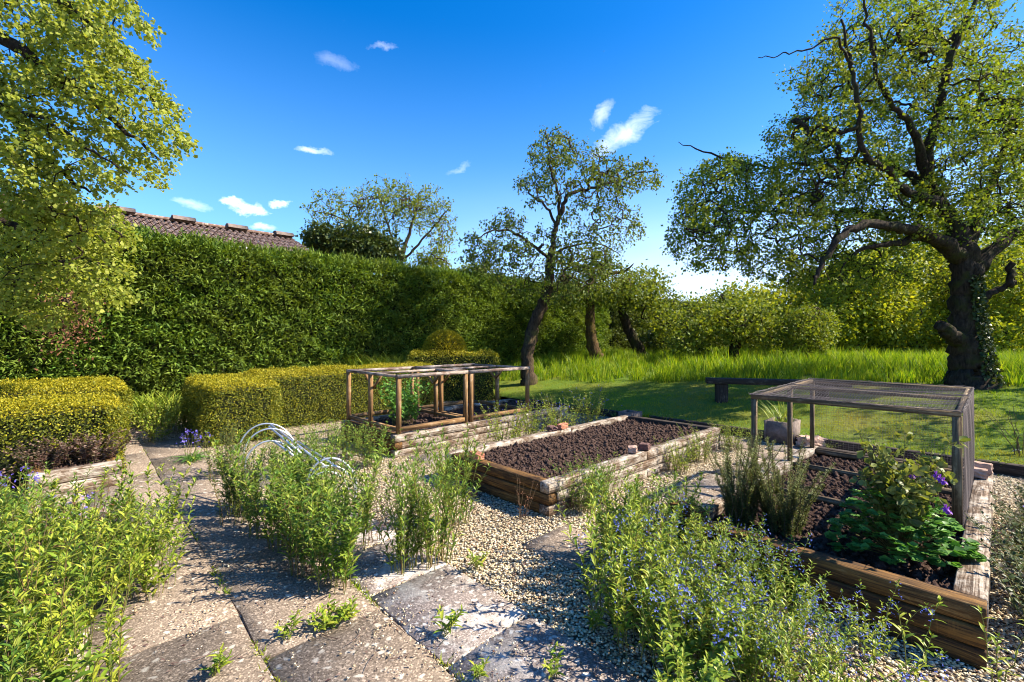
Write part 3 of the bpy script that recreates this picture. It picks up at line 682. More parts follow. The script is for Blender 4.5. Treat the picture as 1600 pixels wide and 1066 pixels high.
block('brick', 'worn brown brick nearer the viewer of the pair on the right bed rim', 'brick', bl('r', 3.12, .12, .331), (.17, .11, .085), RA + 1.62, M['brick_pale'])
block('brick', 'paler brick behind the other on the rim of the right bed', 'brick', bl('r', 3.36, .09, .331), (.17, .11, .1), RA + 1.5, M['brick_pale'])
block('corner_block', 'orange sawn timber offcut on the left corner of the right bed', 'timber block', bl('r', .10, 1.62, .331), (.26, .13, .06), RA + 1.4, M['wood_brown'], .05, .003)
block('stone', 'rounded brown stone just beyond the netted cage corner', 'stone', np.append(G(1268, 700)[:2], .0), (.36, .22, .17), .3, M['brick_pale'], .05, .014)

def trough(label, p, size, rz, mat, group=None, name='planter'):
    t = thing(name, label, 'planter', p, rz, group); L, Wd, H = size; w = .035
    mb = MB()
    for (cx, cy, sx, sy) in ((0, -Wd / 2 + w / 2, L, w), (0, Wd / 2 - w / 2, L, w), (-L / 2 + w / 2, 0, w, Wd - 2 * w - .002), (L / 2 - w / 2, 0, w, Wd - 2 * w - .002)):
        mb.box((cx, cy, H / 2), (sx, sy, H), 0, 0, .004)
    mb.box((0, 0, .02), (L - .07, Wd - .07, .03)); link('wall', mb.mesh('planter_wall', mat), t)
    mb = MB(); X = rng.uniform(-.5, .5, (300, 2)) * (L - 2 * w - .02, Wd - 2 * w - .02); s_ = rng.uniform(.008, .02, 300)
    mb.box((0, 0, H * .8), (L - 2 * w - .004, Wd - 2 * w - .004, .02))
    for i in range(300): mb.box((X[i, 0], X[i, 1], H * .82), (s_[i],) * 3, i, 0, .003)
    link('soil', mb.mesh('planter_soil', M['soil']), t); return t
p = W(985, 645, 9.0); trough('small square stone planter beyond far corner of centre bed', (p[0], p[1], tz(p[0], p[1])), (.38, .34, .27), ANG + .15, M['stone_dark'])
p = G(1248, 698); trough('grey planter box with a spiky plant seen through the cage net', (p[0] - .05, p[1] + .35, 0), (.5, .4, .36), ANG, M['stone_dark'])
pl_right = (p[0] - .05, p[1] + .35, .28)

# ------------------------------------------------------------------ bench, edging
def bench():
    p = np.array([4.46, 10.0]); z = float(tz(*p)); ang = math.atan2(-.30, 1.0)
    t = thing('bench', 'low dark plank bench of old sleepers on the shaded lawn', 'bench', (p[0], p[1], z), ang)
    link('seat', rough_box(2.7, .28, .12).mesh('seat', M['wood_dark']), t, (-.18, 0, .40))
    for x in (.12, 2.0): link('leg', rough_box(.44, .24, .24, 5).mesh('leg', M['wood_dark']), t, (x + .13, 0, -.05)).rotation_euler = (0, -math.pi / 2, 0)
bench()
for k, s0 in enumerate(np.arange(-8.2, 4.8, 2.4)):
    a = NS(U0 - .06, s0, -.02); o = link('timber_edging', rough_box(2.39, .12, .16).mesh('timber_edging', M['wood_dark']), None, a, ANG - math.pi / 2)
    lab = ['behind the left bed', 'between the left and centre beds', 'behind the centre bed', 'right of the stone planter', 'seen through the cage net', 'beyond the right bed'][k]
    tag(o, 'dark half buried lawn edging timber ' + lab, 'edging timber', 'timbers edging the lawn')

# ------------------------------------------------------------------ metal plant support lying among the plants
def support():
    o = G(440, 770); t = thing('plant_support', 'galvanised metal hoop plant support tipped over among leafy plants', 'plant support', (o[0], o[1], 0))
    def arc(cpx, cpy, d, rw, rh, a0=0, a1=math.pi, dd=0.0, rr=.008):
        f = np.linspace(a0, a1, 24); P = []
        for a in f: P.append(W(cpx + rw * math.cos(a), cpy - rh * math.sin(a), d + dd * math.cos(a)) - np.array([o[0], o[1], 0]))
        mb = MB(); mb.tube(P, rr, 8); link('hoop', mb.mesh('hoop', M['steel'], True), t)
    arc(418, 712, 4.9, 46, 50, -.1, 3.3, .12); arc(424, 716, 4.75, 44, 46, .2, 3.2, .12); arc(424, 735, 4.6, 42, 46, .5, 3.1, .12)
    arc(518, 762, 4.3, 39, 46, -.5, 3.0, .1, .010); arc(516, 766, 4.2, 38, 38, .0, 3.1, .1, .010); arc(512, 775, 4.1, 34, 38, .2, 3.0, .1)
    for (a, da), (b, db) in ((((423, 664), 4.9), ((512, 732), 4.3)), (((420, 667), 4.78), ((470, 708), 4.5)), (((428, 690), 4.6), ((458, 712), 4.4)), (((465, 690), 4.8), ((545, 742), 4.2))):
        mb = MB(); P0 = W(*a, da) - np.array([o[0], o[1], 0]); P1 = W(*b, db) - np.array([o[0], o[1], 0]); mb.tube([P0, (P0 + P1) / 2 + [0, 0, .004], P1], .011, 8)
        link('bar', mb.mesh('bar', M['steel'], True), t)
support()

# ------------------------------------------------------------------ barn behind the hedge
def barn():
    # frame: x along E1, y to the left (away from the hedge); origin at the right end of the front eave
    rz = ANG + .02; d = 15.6; o = W(497, 402, d); ex = np.array([math.cos(rz), math.sin(rz)]); 
    t = thing('barn', 'low barn with lichened red corrugated roof behind the tall hedge', 'barn', (o[0], o[1], 0), rz)
    ze = o[2]; Lb, Wb, rise = 20.0, 5.2, 1.02; zr = ze + rise
    mb = MB(); mb.box((-Lb / 2 - .15, Wb / 2, (ze - .1) / 2), (Lb - .5, Wb - .6, ze - .1)); 
    mb.addm([[-.4, .3, ze - .1], [-.4, Wb - .3, ze - .1], [-.4, Wb / 2, zr - .2], [-Lb + .1, .3, ze - .1], [-Lb + .1, Wb - .3, ze - .1], [-Lb + .1, Wb / 2, zr - .2]], [[[0, 1, 2]], [[3, 5, 4]]])
    link('wall', mb.mesh('barn_wall', M['wall']), t)
    # corrugated slopes, rows of tiles step down the slope
    pitch = .19; n = int(Lb / pitch) * 6; xs = np.linspace(-Lb, 0, n); cor = .045 * np.cos(xs / pitch * 2 * math.pi)
    mb = MB()
    for side in (0, 1):
        rows = 5
        for r in range(rows):
            V = []
            for f, dz in ((r / rows, .035), ((r + 1) / rows + .02, .0)):
                f = min(f, 1.0); y = f * Wb / 2 if side == 0 else Wb - f * Wb / 2; z = ze + rise * f
                V.append(np.stack([xs, np.full(n, y), z + cor + dz + .02], -1))
            i = np.arange(n - 1); fc = np.stack([i, i + 1, i + n + 1, i + n], -1)
            mb.add(np.concatenate(V), fc if side == 0 else fc[:, ::-1])
    rf = link('roof', mb.mesh('barn_roof', M['roof']), t)
    for k, x in enumerate(np.arange(-Lb + .8, -.2, 1.55)):
        m2 = MB(); f = np.linspace(0, math.pi, 9)
        for a, b in ((0, 1),):
            V = [[xx, Wb / 2 + .30 * math.cos(q), zr + .06 + .17 * math.sin(q)] for xx in (x, x + .62) for q in f]
            i = np.arange(8); m2.addm(V, [np.stack([i, i + 1, i + 10, i + 9], -1), [list(range(9))], [list(range(9, 18))[::-1]]])
        link('ridge_vent', m2.mesh('ridge_vent', M['stone_dark']), rf)
    m2 = MB(); m2.beam((-Lb, Wb / 2, zr + .06), (0, Wb / 2, zr + .06), .3, .09); link('ridge_cap', m2.mesh('ridge_cap', M['roof']), rf)
    m2 = MB(); m2.tube([(-Lb, -.06, ze - .03), (0, -.06, ze - .03)], .06, 8); link('gutter', m2.mesh('gutter', M['gutter']), t)
barn()

# ------------------------------------------------------------------ hedges
def hedge(name, label, origin, ang, L, Wd, H, dens, leaf, mat, amp=.06, rnd=.12, z0=.02, shape='quad', lay=1.0, newmat_=None, faces=('front', 'top', 'end0', 'end1', 'back'), bare=.0, aspect=.55, cat='hedge', tuft=1, core_in=.12, spread=.05, extra=None, flat=0):
    """clipped hedge: x from 0..L along ang, y from 0 (near face) to Wd behind it; a twiggy dark core under a skin of leaves"""
    t = thing(name, label, cat, origin, ang)
    P = []; Nn = []
    def face(nu, o, du, dv, nrm):
        area = np.linalg.norm(du) * np.linalg.norm(dv); n = int(area * dens); u = rng.random(n); v = rng.random(n)
        P.append(np.array(o) + u[:, None] * np.array(du) + v[:, None] * np.array(dv)); Nn.append(np.tile(np.array(nrm, float), (n, 1)))
    if 'front' in faces: face(0, (0, 0, z0), (L, 0, 0), (0, 0, H - z0), (0, -1, 0))
    if 'back' in faces: face(0, (0, Wd, z0), (L, 0, 0), (0, 0, H - z0), (0, 1, 0))
    if 'top' in faces: face(0, (0, 0, H), (L, 0, 0), (0, Wd, 0), (0, 0, 1))
    if 'end0' in faces: face(0, (0, 0, z0), (0, Wd, 0), (0, 0, H - z0), (-1, 0, 0))
    if 'end1' in faces: face(0, (L, 0, z0), (0, Wd, 0), (0, 0, H - z0), (1, 0, 0))
    P = np.concatenate(P); Nn = np.concatenate(Nn)
    # round the edges: pull points into a rounded box
    lo = np.array([rnd, rnd, -9]); hi = np.array([L - rnd, Wd - rnd, H - rnd]); c = np.clip(P, lo, hi); dv = P - c; dl = np.linalg.norm(dv, axis=1, keepdims=True)
    nd = np.where(dl > 1e-6, dv / np.maximum(dl, 1e-6), Nn); P = np.where(dl > 1e-6, c + nd * np.minimum(dl, rnd), P); Nn = nd
    f = fbm2(P[:, 0] * 2.2 + P[:, 1] * 1.3, P[:, 2] * 3.4 + P[:, 1] + .8 * np.sin(P[:, 0] * 1.3), 1.0)
    P = P + Nn * (amp * f - rng.gamma(1.2, spread, len(P)))[:, None]
    if extra is not None: P, Nn = extra(P, Nn)
    mb = MB()
    for k in range(tuft):
        n = len(P); D = unit(Nn * .75 + rng.normal(0, .55, (n, 3)) + np.array([0, 0, .25])); N2 = unit(rng.normal(0, .6, (n, 3)) + np.array([0, 0, .8]) + Nn * .5)
        if flat: D = unit(Nn * .3 + rng.normal(0, .7, (n, 3))); N2 = unit(Nn * .9 + rng.normal(0, .5, (n, 3)) + np.array([0, 0, .35]))
        P_ = P + rng.normal(0, leaf * .35, P.shape); L_ = leaf * rng.uniform(.6, 1.3, n); W_ = leaf * aspect * rng.uniform(.7, 1.2, n)
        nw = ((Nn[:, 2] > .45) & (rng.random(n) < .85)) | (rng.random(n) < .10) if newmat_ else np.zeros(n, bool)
        for mi, kk in ((0, ~nw), (1, nw)):
            if kk.any(): leaves(mb, P_[kk], D[kk], N2[kk], L_[kk], W_[kk], shape, mi)
    link('foliage', mb.mesh(name + '_foliage', [mat, newmat_] if newmat_ else mat), t)
    # core of bare twiggy interior, itself lumpy
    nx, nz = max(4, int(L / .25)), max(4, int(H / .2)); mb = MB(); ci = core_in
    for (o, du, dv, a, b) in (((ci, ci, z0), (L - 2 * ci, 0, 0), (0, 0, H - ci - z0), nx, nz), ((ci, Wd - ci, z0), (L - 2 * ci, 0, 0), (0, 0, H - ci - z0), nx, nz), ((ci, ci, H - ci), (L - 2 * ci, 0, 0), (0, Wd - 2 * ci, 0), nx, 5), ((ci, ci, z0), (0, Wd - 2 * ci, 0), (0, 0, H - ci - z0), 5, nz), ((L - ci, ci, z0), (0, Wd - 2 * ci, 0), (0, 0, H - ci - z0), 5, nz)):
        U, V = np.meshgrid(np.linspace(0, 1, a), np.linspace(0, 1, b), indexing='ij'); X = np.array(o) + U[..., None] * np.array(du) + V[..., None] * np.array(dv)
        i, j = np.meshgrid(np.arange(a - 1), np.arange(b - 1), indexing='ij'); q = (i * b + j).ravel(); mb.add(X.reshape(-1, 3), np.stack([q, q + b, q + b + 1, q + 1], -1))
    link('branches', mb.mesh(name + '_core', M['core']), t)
    return t
# tall clipped hedge: its near face lies on the line E2 . p = -13
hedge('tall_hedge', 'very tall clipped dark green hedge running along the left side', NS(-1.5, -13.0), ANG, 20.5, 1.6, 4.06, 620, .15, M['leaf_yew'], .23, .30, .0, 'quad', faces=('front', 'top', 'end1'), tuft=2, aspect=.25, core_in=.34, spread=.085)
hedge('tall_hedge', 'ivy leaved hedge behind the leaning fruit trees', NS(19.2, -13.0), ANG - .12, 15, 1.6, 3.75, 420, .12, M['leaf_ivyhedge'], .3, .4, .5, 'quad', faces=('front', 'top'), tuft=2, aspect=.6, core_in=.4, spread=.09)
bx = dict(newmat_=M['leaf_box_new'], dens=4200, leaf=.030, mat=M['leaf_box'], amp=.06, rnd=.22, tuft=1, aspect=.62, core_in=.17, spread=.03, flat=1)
def thin_low(P, Nn):
    k = (P[:, 2] > .5 + .22 * fbm2(P[:, 0] * 3, P[:, 1] * 3, 4)) | (rng.random(len(P)) < .35) | (P[:, 0] > 3.3); return P[k], Nn[k]
o = np.array([-4.78, 5.62, 0]) - E1 * 3.6
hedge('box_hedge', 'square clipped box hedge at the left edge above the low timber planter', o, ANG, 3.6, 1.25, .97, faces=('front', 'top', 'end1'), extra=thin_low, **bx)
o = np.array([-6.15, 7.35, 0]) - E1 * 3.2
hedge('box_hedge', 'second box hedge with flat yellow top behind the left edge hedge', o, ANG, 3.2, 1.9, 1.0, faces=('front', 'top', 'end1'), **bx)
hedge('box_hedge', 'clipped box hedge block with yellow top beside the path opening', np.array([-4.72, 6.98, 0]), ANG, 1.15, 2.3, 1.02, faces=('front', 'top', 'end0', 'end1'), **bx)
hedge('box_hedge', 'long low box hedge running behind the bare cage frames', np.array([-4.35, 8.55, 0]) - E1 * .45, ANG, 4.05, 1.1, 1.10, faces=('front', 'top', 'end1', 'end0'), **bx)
bx2 = dict(bx); bx2.update(dens=1500, leaf=.042)
hedge('box_hedge', 'far low box hedge below the clipped dome', W(636, 600, 12.3) * np.array([1, 1, 0]), .06, 2.5, .6, 1.37, faces=('front', 'top', 'end1', 'end0'), **bx2)
def dome():
    c = W(695, 548, 13.25); t = thing('topiary_dome', 'rounded clipped dome shrub in front of the tall hedge', 'topiary', (c[0], c[1], 0))
    n = 9000; D = rdir(n); D[:, 2] = np.abs(D[:, 2]); P = D * np.array([.63, .63, .66]) * (1 - rng.gamma(1.2, .02, n))[:, None] + np.array([0, 0, 1.30])
    mb = MB(); leaves(mb, P, unit(D + rng.normal(0, .5, (n, 3))), rdir(n, .8), .045 * rng.uniform(.6, 1.3, n), .028, 'quad'); link('foliage', mb.mesh('dome_foliage', M['leaf_box_new']), t)
    import bmesh
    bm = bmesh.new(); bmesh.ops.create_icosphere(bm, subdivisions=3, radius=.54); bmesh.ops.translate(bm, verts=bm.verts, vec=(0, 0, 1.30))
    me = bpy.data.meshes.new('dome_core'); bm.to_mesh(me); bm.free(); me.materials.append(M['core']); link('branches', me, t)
    mb = MB(); mb.tube([(0, 0, 0), (0, 0, .7)], .09, 8); link('trunk', mb.mesh('dome_trunk', M['bark_dark']), t)
dome()

# ------------------------------------------------------------------ trees
class Tree:
    def __init__(s, cap=60000):
        s.p = np.zeros((cap, 3)); s.par = np.full(cap, -1); s.r0 = np.zeros(cap); s.n = 0; s.tips = []
    def node(s, p, par, r=0.0): s.p[s.n] = p; s.par[s.n] = par; s.r0[s.n] = r; s.n += 1; return s.n - 1
    def limb(s, pts, rad, par=-1, seg=5, wob=.02):
        """hand placed limb through pts; first point is joined to node par (or nearest)"""
        pts = np.asarray(pts, float); ids = []
        if par == 'near': par = int(np.argmin(((s.p[:s.n] - pts[0]) ** 2).sum(1)))
        m = len(pts); tt = np.linspace(0, m - 1, (m - 1) * seg + 1)
        # Catmull-Rom through the points
        ex = np.vstack([2 * pts[0] - pts[1], pts, 2 * pts[-1] - pts[-2]])
        for q in tt:
            i = min(int(q), m - 2); f = q - i; a, b, c, d = ex[i:i + 4]
            p = .5 * (2 * b + (c - a) * f + (2 * a - 5 * b + 4 * c - d) * f * f + (3 * b - a - 3 * c + d) * f ** 3)
            r = np.interp(q, np.arange(m), rad)
            p = p + (rng.normal(0, wob, 3) if 0 < q < m - 1 else 0)
            par = s.node(p, par, r); ids.append(par)
        return ids
    def grow(s, T, step, curl=.25, droop=0.0, minr=0.0, start=0):
        """join every target to the nearest wood with a bent branch"""
        left = np.ones(len(T), bool)
        dm = np.full(len(T), 1e9); near = np.zeros(len(T), int); seen = start
        while left.any():
            if s.n > seen:                                   # update nearest distances with new nodes
                for a in range(seen, s.n, 400):
                    b = min(a + 400, s.n); d = ((T[:, None, :] - s.p[None, a:b]) ** 2).sum(-1); j = d.argmin(1); dd = d[np.arange(len(T)), j]
                    k = dd < dm; dm[k] = dd[k]; near[k] = j[k] + a
                seen = s.n
            cand = np.where(left)[0]; i = cand[np.argmin(dm[cand])]; left[i] = False
            a = near[i]; p0 = s.p[a]; p1 = T[i]; L = math.sqrt(dm[i])
            if L < 1e-4: s.tips.append(a); continue
            n = max(2, int(L / step)); pd = p0 - s.p[s.par[a]] if s.par[a] >= 0 else np.array([0, 0, 1.])
            pd = pd / (np.linalg.norm(pd) + 1e-6); off = (pd * .5 + rng.normal(0, 1, 3) * .6) * L * curl; par = a
            for k in range(1, n + 1):
                f = k / n; p = p0 + (p1 - p0) * f + off * f * (1 - f) * 2 - np.array([0, 0, droop * L * f * f]) + rng.normal(0, .04, 3) * L * .15
                par = s.node(p, par)
            s.tips.append(par)
    def finish(s, rt, ex, rmax=1.0):
        n = s.n; cnt = np.zeros(n); ch = np.zeros(n, int)
        for i in range(n): 
            if s.par[i] >= 0: ch[s.par[i]] += 1
        cnt[ch == 0] = 1
        for i in range(n - 1, -1, -1):
            if s.par[i] >= 0: cnt[s.par[i]] += cnt[i]
        s.cnt = cnt; r = rt * cnt ** ex
        s.r = np.where(s.r0[:n] > 0, s.r0[:n], np.minimum(r, rmax))
        for i in range(n):                                    # a branch is never thicker than its parent
            if s.par[i] >= 0 and s.r0[i] == 0: s.r[i] = min(s.r[i], s.r[s.par[i]])
    def wood(s, mb, kmax=10):
        n = s.n; best = np.full(n, -1)
        for i in range(n):
            q = s.par[i]
            if q >= 0 and (best[q] < 0 or (s.r0[i] > 0, s.cnt[i]) > (s.r0[best[q]] > 0, s.cnt[best[q]])): best[q] = i
        for i in range(n):
            q = s.par[i]
            if q >= 0 and best[q] == i: continue
            ch = [] if q < 0 else [q]; rr = [] if q < 0 else [min(s.r[q], s.r[i] * 1.15)]; j = i
            while j >= 0: ch.append(j); rr.append(s.r[j]); j = best[j]
            if len(ch) < 2: continue
            r = max(rr); k = 3 if r < .012 else 4 if r < .03 else 6 if r < .08 else kmax
            mb.tube(s.p[ch], np.array(rr), k if r < .15 else 14, 0, r > .03, .09 if r > .07 else 0)
    def leaf_sites(s, maxcnt): return np.where((s.cnt <= maxcnt) & (s.r0[:s.n] == 0))[0]

def px_targets(blobs, n, d, jd, minz=None):
    """points in crown volumes; blob = (px, py, rx, ry, weight[, d offset, depth radius])"""
    w = np.array([b[4] for b in blobs], float); w /= w.sum(); out = []
    for b, k in zip(blobs, rng.multinomial(n, w)):
        q = rdir(k) * (rng.random(k) ** .42 * np.where(rng.random(k) < .10, rng.uniform(1.0, 1.38, k), 1.0))[:, None]; dd = b[5] if len(b) > 5 else 0.0; jr = b[6] if len(b) > 6 else jd
        out += [W(b[0] + b[2] * v[0], b[1] - b[3] * v[2], d + dd + jr * v[1]) for v in q]
    return np.array(out)

def tree(label, cat, base, limbs, blobs, ntar, d, jd, leaf, per, leafmat, barkmat, step=.22, rt=.0045, ex=.42, droop=0.0, maxcnt=2, name='tree', shape='quad', aspect=.6, spread=.08, curl=.25, droopleaf=.1, extra_targets=None, trunkgroup=None, bare=0.0):
    base = np.asarray(base, float); t = thing(name, label, cat, base)
    T = Tree()
    for k, (pts, rad) in enumerate(limbs): T.limb(pts, rad, -1 if k == 0 else 'near')
    tg = px_targets(blobs, ntar, d, jd)
    if extra_targets is not None: tg = np.concatenate([tg, extra_targets])
    T.grow(tg, step, curl, droop); T.finish(rt, ex, .12)
    T.p[:T.n] -= base
    mb = MB(); T.wood(mb); link('trunk', mb.mesh(name + '_trunk', barkmat, True), t)
    ids = T.leaf_sites(maxcnt)
    if bare: ids = ids[rng.random(len(ids)) > bare]
    P = np.repeat(T.p[ids], per, 0); n = len(P); par = T.par[ids]; bd = np.repeat(unit(T.p[ids] - T.p[par]), per, 0)
    P = P + rng.normal(0, spread, (n, 3)); D = unit(bd * .5 + rng.normal(0, .7, (n, 3)) - np.array([0, 0, droopleaf])); N = unit(rng.normal(0, .55, (n, 3)) + np.array([0, 0, .75]))
    mb = MB(); sz = leaf * rng.uniform(.55, 1.3, n); leaves(mb, P, D, N, sz, sz * aspect * rng.uniform(.8, 1.2, n), shape)
    link('crown', mb.mesh(name + '_crown', leafmat), t)
    return t, T

# the big old fruit tree at the right
D0 = 9.4
def WL(d0, *pts):      # limb from pixels, optional depth offset as third entry
    return [W(p[0], p[1], d0 + (p[2] if len(p) > 2 else 0)) for p in pts]
bb = W(1515, 603, D0)
big, BT = tree('huge old fruit tree with ivy on its thick trunk, right of the lawn', 'tree', bb, [
    (WL(D0, (1515, 612), (1516, 590), (1512, 560), (1507, 520), (1505, 470), (1506, 430), (1508, 395)), [.50, .37, .29, .255, .215, .205, .21]),
    (WL(D0, (1503, 405), (1480, 385, -.2), (1440, 362, -.5), (1400, 356, -.9), (1360, 350, -1.1), (1325, 362, -1.3), (1298, 392, -1.4), (1280, 425, -1.4), (1272, 445, -1.5)), [0.19, 0.125, 0.10, 0.087, 0.075, 0.062, 0.05, 0.036, 0.018]),
    (WL(D0, (1495, 395), (1455, 375, .3), (1420, 362, .6), (1380, 345, .9), (1335, 330, 1.2), (1270, 335, 1.4), (1200, 330, 1.6), (1130, 330, 1.5)), [0.141, 0.092, 0.075, 0.064, 0.052, 0.043, 0.029, 0.017]),
    (WL(D0, (1440, 366, -.4), (1405, 380, -.5), (1370, 385, -.6), (1335, 395, -.6), (1315, 420, -.6)), [0.084, 0.058, 0.046, 0.035, 0.017]),
    (WL(D0, (1505, 395), (1480, 330, .1), (1450, 280, .2), (1455, 220, .1), (1468, 160, 0), (1480, 110, -.2), (1505, 40, -.3), (1540, -30, -.3)), [0.222, 0.115, 0.098, 0.087, 0.075, 0.064, 0.052, 0.029]),
    (WL(D0, (1450, 290, .2), (1425, 200, -.2), (1400, 172, -.4), (1375, 130, -.5), (1360, 60, -.7), (1350, 0, -.8)), [0.111, 0.058, 0.049, 0.041, 0.029, 0.017]),
    (WL(D0, (1470, 320, 0), (1420, 300, -.5), (1380, 260, -.9), (1345, 225, -1.0), (1340, 150, -1.1), (1328, 90, -1.1), (1314, 30, -1.2)), [0.128, 0.07, 0.058, 0.052, 0.041, 0.029, 0.017]),
    (WL(D0, (1455, 300, .2), (1400, 260, .6), (1330, 250, .9), (1260, 255, 1.1), (1190, 260, 1.2), (1110, 240, 1.2), (1060, 222, 1.2)), [0.12, 0.064, 0.052, 0.041, 0.029, 0.02, 0.007]),
    (WL(D0, (1522, 425), (1545, 395, .1), (1580, 370, .2), (1630, 340, .3), (1700, 290, .5), (1760, 220, .5)), [0.183, 0.121, 0.104, 0.087, 0.064, 0.035]),
    (WL(D0, (1512, 395), (1530, 330, .5), (1560, 260, .9), (1590, 170, 1.2), (1620, 80, 1.4)), [0.154, 0.081, 0.064, 0.046, 0.029]),
    (WL(D0, (1528, 475), (1548, 460, -.1), (1572, 448, -.2), (1584, 440, -.25)), [0.091, 0.064, 0.052, 0.049]),
    (WL(D0, (1580, 446, -.25), (1578, 430, -.25), (1578, 412, -.25)), [0.059, 0.063, 0.067]),
    (WL(D0, (1503, 535), (1482, 520, -.25), (1466, 508, -.35)), [0.192, 0.126, 0.096]),
    (WL(D0, (1332, 100, -1.1), (1300, 60, -1.2), (1260, 80, -1.2), (1220, 86, -1.2), (1185, 90, -1.2)), [0.03, 0.018, 0.014, 0.01, 0.006]),
], [(1150, 310, 105, 65, 1.1), (1120, 385, 85, 42, .6), (1260, 320, 110, 90, 1.7), (1370, 290, 110, 90, 1.6), (1330, 180, 100, 80, 1.3), (1330, 80, 60, 60, .5), (1250, 225, 60, 50, .5), (1270, 130, 45, 40, .15), (1400, 10, 80, 60, .5), (1420, 110, 75, 100, .9), (1500, 60, 110, 110, 1.2), (1520, 200, 110, 110, 1.8),
    (1600, 180, 110, 140, 1.5), (1590, 320, 90, 60, .8), (1140, 262, 50, 22, .25), (1100, 340, 60, 45, .5), (1480, 330, 120, 55, 1.1), (1250, 410, 100, 45, .7), (1360, 415, 90, 45, .5), (1300, 440, 60, 30, .2), (1680, 250, 100, 160, .8)], 5400, D0 + .9, 2.3, .062, 15, M['leaf_big'], M['bark_dark'], .16, .0058, .42, .05, 3, 'fruit_tree', 'quad', .68, .065, .35)
# ivy climbing its trunk
def trunk_ivy():
    n = 1700; h = rng.random(n) ** .8 * 2.2 + .05; a = rng.uniform(-1.9, .1, n); c = np.array([np.interp(h, [0, .5, 1, 1.7, 2.4, 2.8], [0, 0, -.03, -.1, -.13, -.1]), np.zeros(n)]).T
    r = np.interp(h, [0, .25, .6, 1.1, 1.7, 2.6], [.50, .39, .30, .265, .22, .21]) + rng.uniform(.0, .07, n)
    P = np.stack([c[:, 0] + r * np.cos(a), r * np.sin(a), h], -1); Nn = np.stack([np.cos(a), np.sin(a), np.full(n, .2)], -1)
    mb = MB(); leaves(mb, P, unit(rng.normal(0, .6, (n, 3)) - [0, 0, .6] + Nn * .3), unit(Nn + rng.normal(0, .4, (n, 3))), .07 * rng.uniform(.6, 1.3, n), .06, 'quad')
    link('ivy', mb.mesh('ivy', M['leaf_dark']), big)
trunk_ivy()

# leaning apple tree in the middle
D1 = 14.06
tree('slender leaning apple tree right behind the bare cage frames', 'tree', W(825, 601, D1), [
    (WL(D1, (826, 606), (825, 580), (824, 550), (832, 515), (846, 480), (855, 455), (858, 425), (862, 395)), [.28, .21, .19, .18, .165, .15, .135, .12]),
    (WL(D1, (862, 395), (866, 365, .1), (876, 335, .2), (884, 310, .2), (900, 300, .3), (930, 293, .3), (962, 283, .2), (1000, 270, .2), (1025, 268, .2)), [.10, .08, .07, .06, .05, .042, .034, .024, .012]),
    (WL(D1, (874, 340, .2), (872, 300, 0), (862, 270, -.2), (858, 240, -.2), (852, 205, -.2)), [.06, .045, .035, .028, .014]),
    (WL(D1, (860, 410), (835, 385, -.4), (805, 365, -.6), (775, 360, -.8), (745, 372, -.9)), [.065, .05, .04, .03, .014]),
    (WL(D1, (862, 400), (890, 385, .4), (930, 380, .7), (965, 395, .8)), [.05, .04, .03, .014]),
    (WL(D1, (868, 350, .2), (850, 320, .4), (830, 305, .6), (820, 290, .7)), [.05, .04, .03, .02]),
], [(862, 235, 38, 42, .9), (850, 290, 45, 35, .7), (905, 260, 55, 45, 1.0), (960, 275, 45, 35, .8), (1010, 275, 28, 25, .35), (925, 320, 65, 50, 1.0), (790, 385, 62, 38, 1.1), (870, 395, 70, 55, 1.3), (930, 410, 55, 50, 1.0), (760, 420, 40, 30, .5), (840, 445, 70, 30, .8), (965, 350, 45, 40, .6), (900, 440, 55, 35, .6), (745, 385, 30, 32, .4), (790, 345, 35, 20, .3)],
    1350, D1, 1.7, .092, 9, M['leaf_apple'], M['bark_apple'], .22, .0065, .41, .16, 3, 'apple_tree', 'quad', .58, .075, .35, .5)
D2 = 17.5
tree('small apple tree with a mossy orange trunk behind the leaning one', 'tree', W(930, 572, D2), [
    (WL(D2, (932, 576), (931, 560), (927, 540), (923, 515), (922, 490), (924, 450), (926, 420)), [.36, .26, .22, .19, .17, .14, .1]),
    (WL(D2, (923, 480), (900, 450, .3), (880, 435, .5)), [.09, .07, .03]), (WL(D2, (924, 460), (950, 430, -.2), (975, 425, -.2), (990, 412, -.3)), [.09, .07, .05, .02]),
], [(920, 425, 60, 40, 1), (890, 458, 45, 26, .6), (962, 450, 42, 28, .6)], 420, D2, 1.5, .12, 12, M['leaf_apple'], M['bark_moss'], .28, .006, .42, .1, 2, 'apple_tree', 'quad', .6, .13)
D3 = 19.0
tree('small apple tree leaning left, farthest of the three leaning trees', 'tree', W(1008, 562, D3), [
    (WL(D3, (1012, 568), (1004, 555), (990, 530), (978, 505), (972, 480), (975, 450), (985, 430)), [.34, .25, .22, .19, .16, .13, .1]),
    (WL(D3, (975, 470), (1000, 450), (1020, 440), (1040, 455)), [.1, .08, .06, .03]),
], [(1000, 450, 42, 32, 1), (1030, 480, 36, 40, .9), (968, 462, 30, 26, .4), (1052, 515, 26, 30, .5)], 420, D3, 1.6, .13, 12, M['leaf_mid'], M['bark_dark'], .3, .006, .42, .1, 2, 'apple_tree', 'quad', .65, .15)
